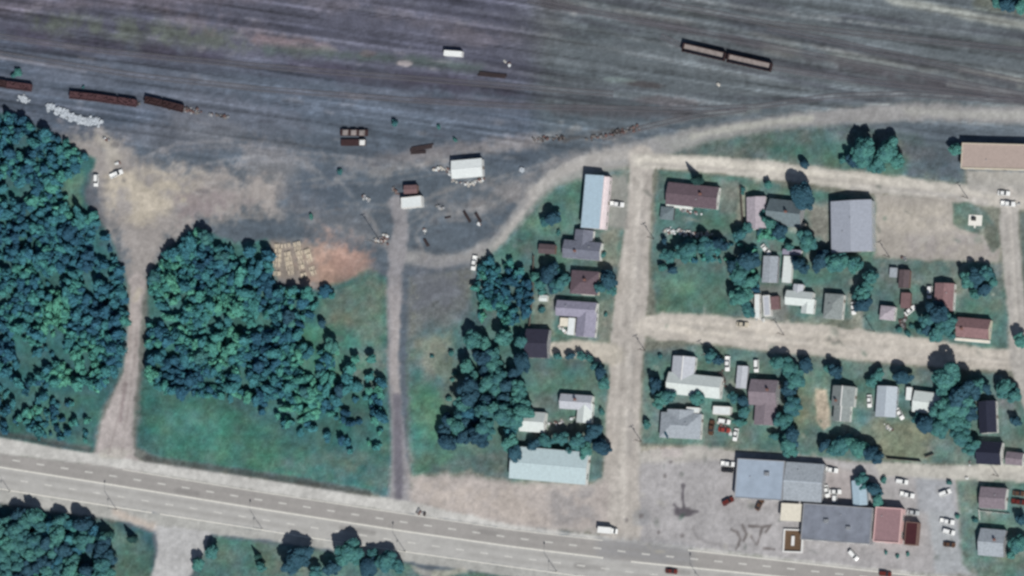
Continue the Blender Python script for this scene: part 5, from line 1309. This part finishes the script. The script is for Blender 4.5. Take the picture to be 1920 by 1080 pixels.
# long dark beams and pipes
def beams(u0, v0, u1, v1, n, label, m, r=.28, name='pipe_stack'):
    p0, p1 = atv(u0, v0), atv(u1, v1); L = (p1 - p0).length / 2; c_ = (p0 + p1) / 2
    root = empty(name, c_, math.atan2(p1.y - p0.y, p1.x - p0.x)); tag(root, label, 'pipes' if name == 'pipe_stack' else 'stack')
    me_ = None
    for j in range(n):
        b = MB(); dl = random.uniform(-.1, .1) * L; b.tube((-L + dl, (j - (n - 1) / 2) * r * 2.1, r), (L + dl, (j - (n - 1) / 2) * r * 2.1 + random.uniform(-.1, .1), r), r, r, 8); b.build('pipe', m, root)
BE = mat('dark_pipe', C(64, 54, 56), rough=.8, var=.2)
beams(898, 138, 949, 143, 3, 'dark brown pipes lying in the upper middle of the yard', BE)
beams(771, 280, 812, 274, 3, 'upper bundle of dark pipes left of the white workshop', BE)
beams(772, 287, 800, 285, 2, 'lower short bundle of dark pipes left of the white workshop', BE)
beams(870, 396, 882, 416, 2, 'pair of dark pipes slanting down inside the curved track, left one', BE)
beams(892, 399, 902, 416, 2, 'pair of dark pipes slanting down inside the curved track, right one', BE)
beams(796, 448, 804, 462, 2, 'short dark pipe below the white scraps inside the curved track', BE)
beams(835, 409, 846, 407, 1, 'single short dark pipe inside the curved track loop', BE)
# lumber rows
PALE = mat('pale_lumber', C(212, 200, 180), rough=.85, var=.3, scale=1.5)
for k, (u0, v0, u1, v1, wd) in enumerate([(522, 460, 519, 514, 16), (538, 459, 546, 518, 14), (557, 456, 570, 516, 13), (576, 470, 588, 512, 12)]):
    p0, p1 = atv(u0, v0), atv(u1, v1); L = (p1 - p0).length; c_ = p0
    root = empty('lumber_stack', p0, math.atan2(p1.y - p0.y, p1.x - p0.x)); tag(root, ['leftmost', 'second from left', 'third from left', 'rightmost'][k] + ' of the pale lumber rows beside the orange sawdust', 'lumber', 'pale lumber rows')
    x = .3; hw_ = wd / PPM / 2
    while x < L:
        if random.random() < .12: x += 1.4; continue
        lay = 2 if random.random() < .6 else 1
        b = MB()
        for z in range(lay):
            for y in range(4):
                yy = -hw_ + hw_ * 2 * (y + .5) / 4 + random.uniform(-.3, .3)
                b.tube((x - .75, yy, .2 + z * .36), (x + .75 + random.uniform(0, .3), yy + random.uniform(-.1, .1), .2 + z * .36), .2, .18, 6)
        b.build('log_bundle', PALE, root); x += 1.8
# white rock windrow and debris
WH = mat('white_rock', C(186, 194, 202), rough=.9, var=.15, scale=1.5)
def heap(pts, m, label, name='gravel_heap', cat='gravel', n=60, size=.5, hgt=.8):
    b = MB(); rr = random.Random(int(pts[0][0] * 7 + pts[0][1]))
    for i in range(n):
        t = rr.random() * (len(pts) - 1); k = int(t); f = t - k
        u = pts[k][0] + (pts[k + 1][0] - pts[k][0]) * f; v = pts[k][1] + (pts[k + 1][1] - pts[k][1]) * f; w_ = pts[k][2] + (pts[k + 1][2] - pts[k][2]) * f
        p = atv(u + rr.gauss(0, w_ * .3), v + rr.gauss(0, w_ * .3)); s_ = size * rr.uniform(.5, 1.3)
        M = Matrix.Translation(p + Vector((0, 0, s_ * .3 + rr.random() * hgt * .4))) @ Matrix.Rotation(rr.uniform(0, 6), 4, 'Z') @ Matrix.Rotation(rr.uniform(-.5, .5), 4, 'X')
        vs = [M @ Vector((rr.uniform(.7, 1.2) * x * s_, rr.uniform(.7, 1.2) * y * s_, rr.uniform(.5, 1) * z * s_ * .8)) for x in (-1, 1) for y in (-1, 1) for z in (-1, 1)]
        b.add(vs, [(0, 1, 3, 2), (4, 6, 7, 5), (0, 4, 5, 1), (2, 3, 7, 6), (0, 2, 6, 4), (1, 5, 7, 3)], 0 if not isinstance(m, list) else rr.randrange(len(m)))
    o = b.build(name, m); tag(o, label, cat, kind='stuff'); return o
heap([(90, 198, 8), (115, 208, 14), (130, 218, 9), (145, 224, 9), (168, 228, 14), (188, 228, 10)], WH, 'ridge of white broken rock along the rail yard near the left wood', n=220, size=.55)
heap([(38, 184, 8), (54, 190, 8)], WH, 'small white rock patch near the left edge', n=30)
JUNK = [mat('junk_white', C(228, 232, 234), rough=.7), mat('junk_grey', C(150, 152, 156), rough=.8), mat('junk_rust', C(116, 92, 88), rough=.9), mat('junk_pale', C(204, 206, 204), rough=.9), mat('junk_bone', C(196, 192, 184), rough=.9)]
JUNK_D = [JUNK[2], mat('junk_dark', C(72, 66, 66), rough=.9), mat('junk_dust', C(120, 116, 114), rough=.9), JUNK[1]]
for pts, lb, n in [
 ([(232, 186, 10), (258, 192, 8)], 'rusty scrap between the wagons of the scrap row', 30), ([(306, 195, 10), (345, 204, 9), (375, 212, 6)], 'mixed pale and rusty scrap at the right end of the scrap row', 70), ([(392, 214, 5), (430, 220, 4)], 'thin line of pale scrap right of the scrap row', 20),
 ([(195, 258, 4), (205, 262, 4)], 'white scraps at the top of the tan clearing', 8), ([(215, 304, 4), (225, 306, 4)], 'white scraps right of the wood edge in the clearing', 6),
 ([(812, 316, 6), (838, 318, 10), (848, 330, 8)], 'white junk piled against the left end of the white workshop', 36), ([(850, 338, 6), (880, 346, 8), (908, 334, 6)], 'junk scattered along the lower side of the white workshop', 40),
 ([(735, 352, 8), (745, 362, 8)], 'white junk left of the small brown hut', 16), ([(676, 364, 5), (695, 378, 6)], 'pale scraps on the cinders left of the huts', 14), ([(822, 386, 6), (830, 394, 6)], 'white scraps right of the white site trailer', 10),
 ([(705, 455, 10), (720, 452, 12), (726, 440, 6)], 'bright white junk at the foot of the leaning pole', 40), ([(795, 430, 5), (800, 436, 5)], 'white scraps inside the curved track loop', 8), ([(898, 420, 3), (900, 422, 3)], 'white lump at the end of the slanting pipes', 5),
 ([(1250, 432, 10), (1275, 434, 10), (1300, 440, 8), (1332, 440, 8)], 'white and rusty junk across the yard below the ranch house', 90), ([(1275, 393, 4), (1290, 397, 4), (1316, 402, 4)], 'white oddments below the ranch house porch', 16),
 ([(1700, 590, 6), (1692, 604, 10), (1698, 614, 6)], 'brown and pale junk right of the little pinkish cabin', 40), ([(1472, 510, 6), (1480, 530, 5)], 'white junk at the foot of the white lean-to', 20),
 ([(1352, 700, 8), (1358, 720, 6)], 'white and brown junk at the right end of the white L-shaped house', 40), ([(1345, 790, 8), (1372, 812, 6)], 'junk among the red vehicles beside the cross-hipped house', 24), ([(1660, 800, 6), (1672, 806, 6)], 'pale junk below the ribbed metal house', 20),
 ([(1050, 612, 4), (1062, 626, 4)], 'pale oddments beside the mauve house annex', 10), ([(1126, 470, 4), (1132, 480, 4)], 'white oddments at the right wall of the slate grey house', 9), ([(1100, 775, 6), (1060, 790, 8), (1030, 796, 8)], 'pale junk between the white cottage and the white garage', 24),
 ([(1350, 160, 2), (1345, 158, 3)], 'small white scrap below the gondola cars', 4), ([(945, 112, 3), (955, 124, 4)], 'pale scraps right of the white container', 8), ([(1810, 905, 3), (1830, 820, 4)], 'odd pale bits along the alley near the black garage', 8),
 ([(1100, 262, 6), (1160, 248, 8), (1200, 238, 6)], 'dark rubble line along the curved spur', 60), ([(1000, 262, 8), (1060, 258, 8)], 'pale rubble where the curved spur begins', 36), ([(1690, 480, 4), (1700, 490, 5)], 'pale rubble at the lower end of the steel warehouse yard', 8),
 ([(1885, 380, 4), (1915, 382, 5)], 'pale oddments at the right street crossing', 12), ([(1436, 600, 4), (1420, 598, 4)], 'white oddments below the twin trailers', 10), ([(783, 960, 6), (800, 962, 6)], 'dark rubble on the verge where the middle track meets the highway', 14)]:
    heap(pts, JUNK_D if ('row' in lb or 'rubble' in lb or 'wagon' in lb) else JUNK, lb, 'scrap_heap', 'scrap', n, .38, 1.0)
o = heap([(979, 318, 5), (981, 320, 5)], WH, 'round white rock pile beside the curved track', n=14, size=.5)

# ------------------------------------------------------------------ poles, lights, monument
POLE = mat('pole_wood', C(92, 84, 78), rough=.9, var=.2); POLE_M = mat('pole_metal', C(110, 112, 114), rough=.5, var=.1)
def upole(u, v, label, h=8.0, rz=.4):
    x, y = at(u, v); root = empty('utility_pole', (x, y, 0), rz); tag(root, label, 'pole')
    b = MB(); b.tube((0, 0, -.3), (0, 0, h), .14, .1, 9); b.build('post', POLE, root)
    for z in (h - .4,):
        b = MB(); b.box(-1.0, 1.0, -.06, .06, z - .08, z + .08); ca_ = b.build('crossarm', POLE, root)
        for sx in (-1, 0, 1):
            b = MB(); b.tube((sx * .85, 0, z + .06), (sx * .85, 0, z + .3), .06, .08, 7); b.build('insulator', MATS['white_trim'], ca_)
    b = MB(); b.tube((.26, 0, h - 2.2), (.26, 0, h - 1.6), .15, .15, 10); b.build('transformer', POLE_M, root)
for u, v, lb in [(1226, 448, 'utility pole right of the side street beside the junk yard'), (1210, 658, 'utility pole at the lower corner of the middle street junction'), (1203, 828, 'utility pole at the upper left corner of the gravel forecourt'), (1330, 668, 'utility pole on the lower side of the middle street'), (1640, 622, 'utility pole on the upper side of the middle street near the grey-green house'), (1815, 372, 'utility pole above the small park lawn'), (1872, 893, 'utility pole on the alley near the black garage'), (1470, 628, 'utility pole in front of the white-roofed house'), (1668, 482, 'utility pole at the lower corner of the tan lot')]:
    upole(u, v, lb)
upole(716, 457, 'tall leaning-shadow pole with white junk at its foot', 15, .2)
for u, v, lb in [(19, 922, 'highway lamp at the far left'), (219, 956, 'highway lamp left of the lower entrance road'), (492, 992, 'highway lamp above the round roadside tree'), (760, 1034, 'highway lamp right of the roadside trees'), (1044, 1072, 'highway lamp left of the side street mouth'), (1318, 1093, 'highway lamp at the lower edge below the forecourt')]:
    x, y = at(u, v); root = empty('street_lamp', (x, y, 0), 0); tag(root, lb + ', slim grey pole with arm', 'street lamp', 'lamps along the highway')
    b = MB(); b.tube((0, 0, -.2), (0, 0, 9.5), .11, .08, 9); b.build('post', POLE_M, root)
    b = MB(); b.tube((0, 0, 9.3), (.3, 3.0, 9.9), .05, .04, 7); arm_ = b.build('arm', POLE_M, root)
    b = MB(); b.box(.1, .55, 2.8, 3.7, 9.8, 9.98); b.build('lamp_head', POLE_M, arm_)
    b = MB(); b.tube((0, 0, -.2), (0, 0, .35), .35, .3, 10); b.build('base', MATS['concrete'], root)
o_, rz_, w_, d_ = frame((1816, 403, 1841, 423), 3, .2)
root = empty('monument', (o_.x, o_.y, 0), rz_); tag(root, 'white concrete pad with a dark monument stone on the small park lawn', 'monument')
b = MB(); b.box(-w_ / 2, w_ / 2, -d_ / 2, d_ / 2, -.1, .15); b.box(-.3, .3, -d_ / 2 - .9, -d_ / 2, -.1, .12); b.build('pad', mat('white_concrete', C(238, 236, 228), rough=.8, var=.04), root)
b = MB(); b.loft([[(-.9, -.7, .15), (.9, -.7, .15), (.9, .7, .15), (-.9, .7, .15)], [(-.8, -.5, .9), (.7, -.55, .9), (.75, .5, .9), (-.7, .6, .9)], [(-.4, -.3, 1.4), (.4, -.3, 1.4), (.35, .3, 1.4), (-.4, .3, 1.4)]]); b.build('stone', mat('dark_stone', C(60, 60, 62), rough=.8, var=.2), root, Matrix.Translation((-.6, .5, 0)))

# ------------------------------------------------------------------ fences
FEN = mat('fence_wood', C(112, 104, 98), rough=.9, var=.25, scale=1.5)
def fence(pts, label, h=1.7):
    ps = [atv(*p) for p in pts]; o0 = ps[0]; root = empty('board_fence', o0); tag(root, label, 'fence')
    for a, c in zip(ps, ps[1:]):
        d = c - a; L = d.length; n = max(1, round(L / 2.5)); an = math.atan2(d.y, d.x)
        for i in range(n):
            M = Matrix.Translation(a - o0 + d * (i / n)) @ Matrix.Rotation(an, 4, 'Z')
            b = MB(); w_ = L / n
            for k in range(8): b.box(w_ * k / 8 + .02, w_ * (k + 1) / 8 - .02, -.02, .02 + .015 * (k % 2), .05, h + random.uniform(-.04, .04))
            b.box(0, w_, .03, .08, .4, .5); b.box(0, w_, .03, .08, h - .4, h - .3)
            b.build('panel', FEN, root, M)
            b = MB(); b.box(-.07, .07, -.09, .05, -.2, h + .1); b.build('post', FEN, root, M)
fence([(1664, 860), (1728, 866)], 'board fence with dark shadow above the alley behind the store')
fence([(1736, 858), (1752, 852)], 'short board fence stepping up above the alley')
fence([(1002, 480), (1000, 555), (994, 612)], 'board fence left of the brown hipped bungalow and mauve house')
fence([(1390, 350), (1394, 420)], 'board fence left of the narrow pinkish grey house')
FEN_W = MATS['white_trim']; FEN = FEN_W
fence([(1836, 956), (1838, 975)], 'white fence at the left of the green yard below the taupe house', 1.1)
fence([(1838, 958), (1894, 964)], 'white fence across the top of the green yard below the taupe house', 1.1)
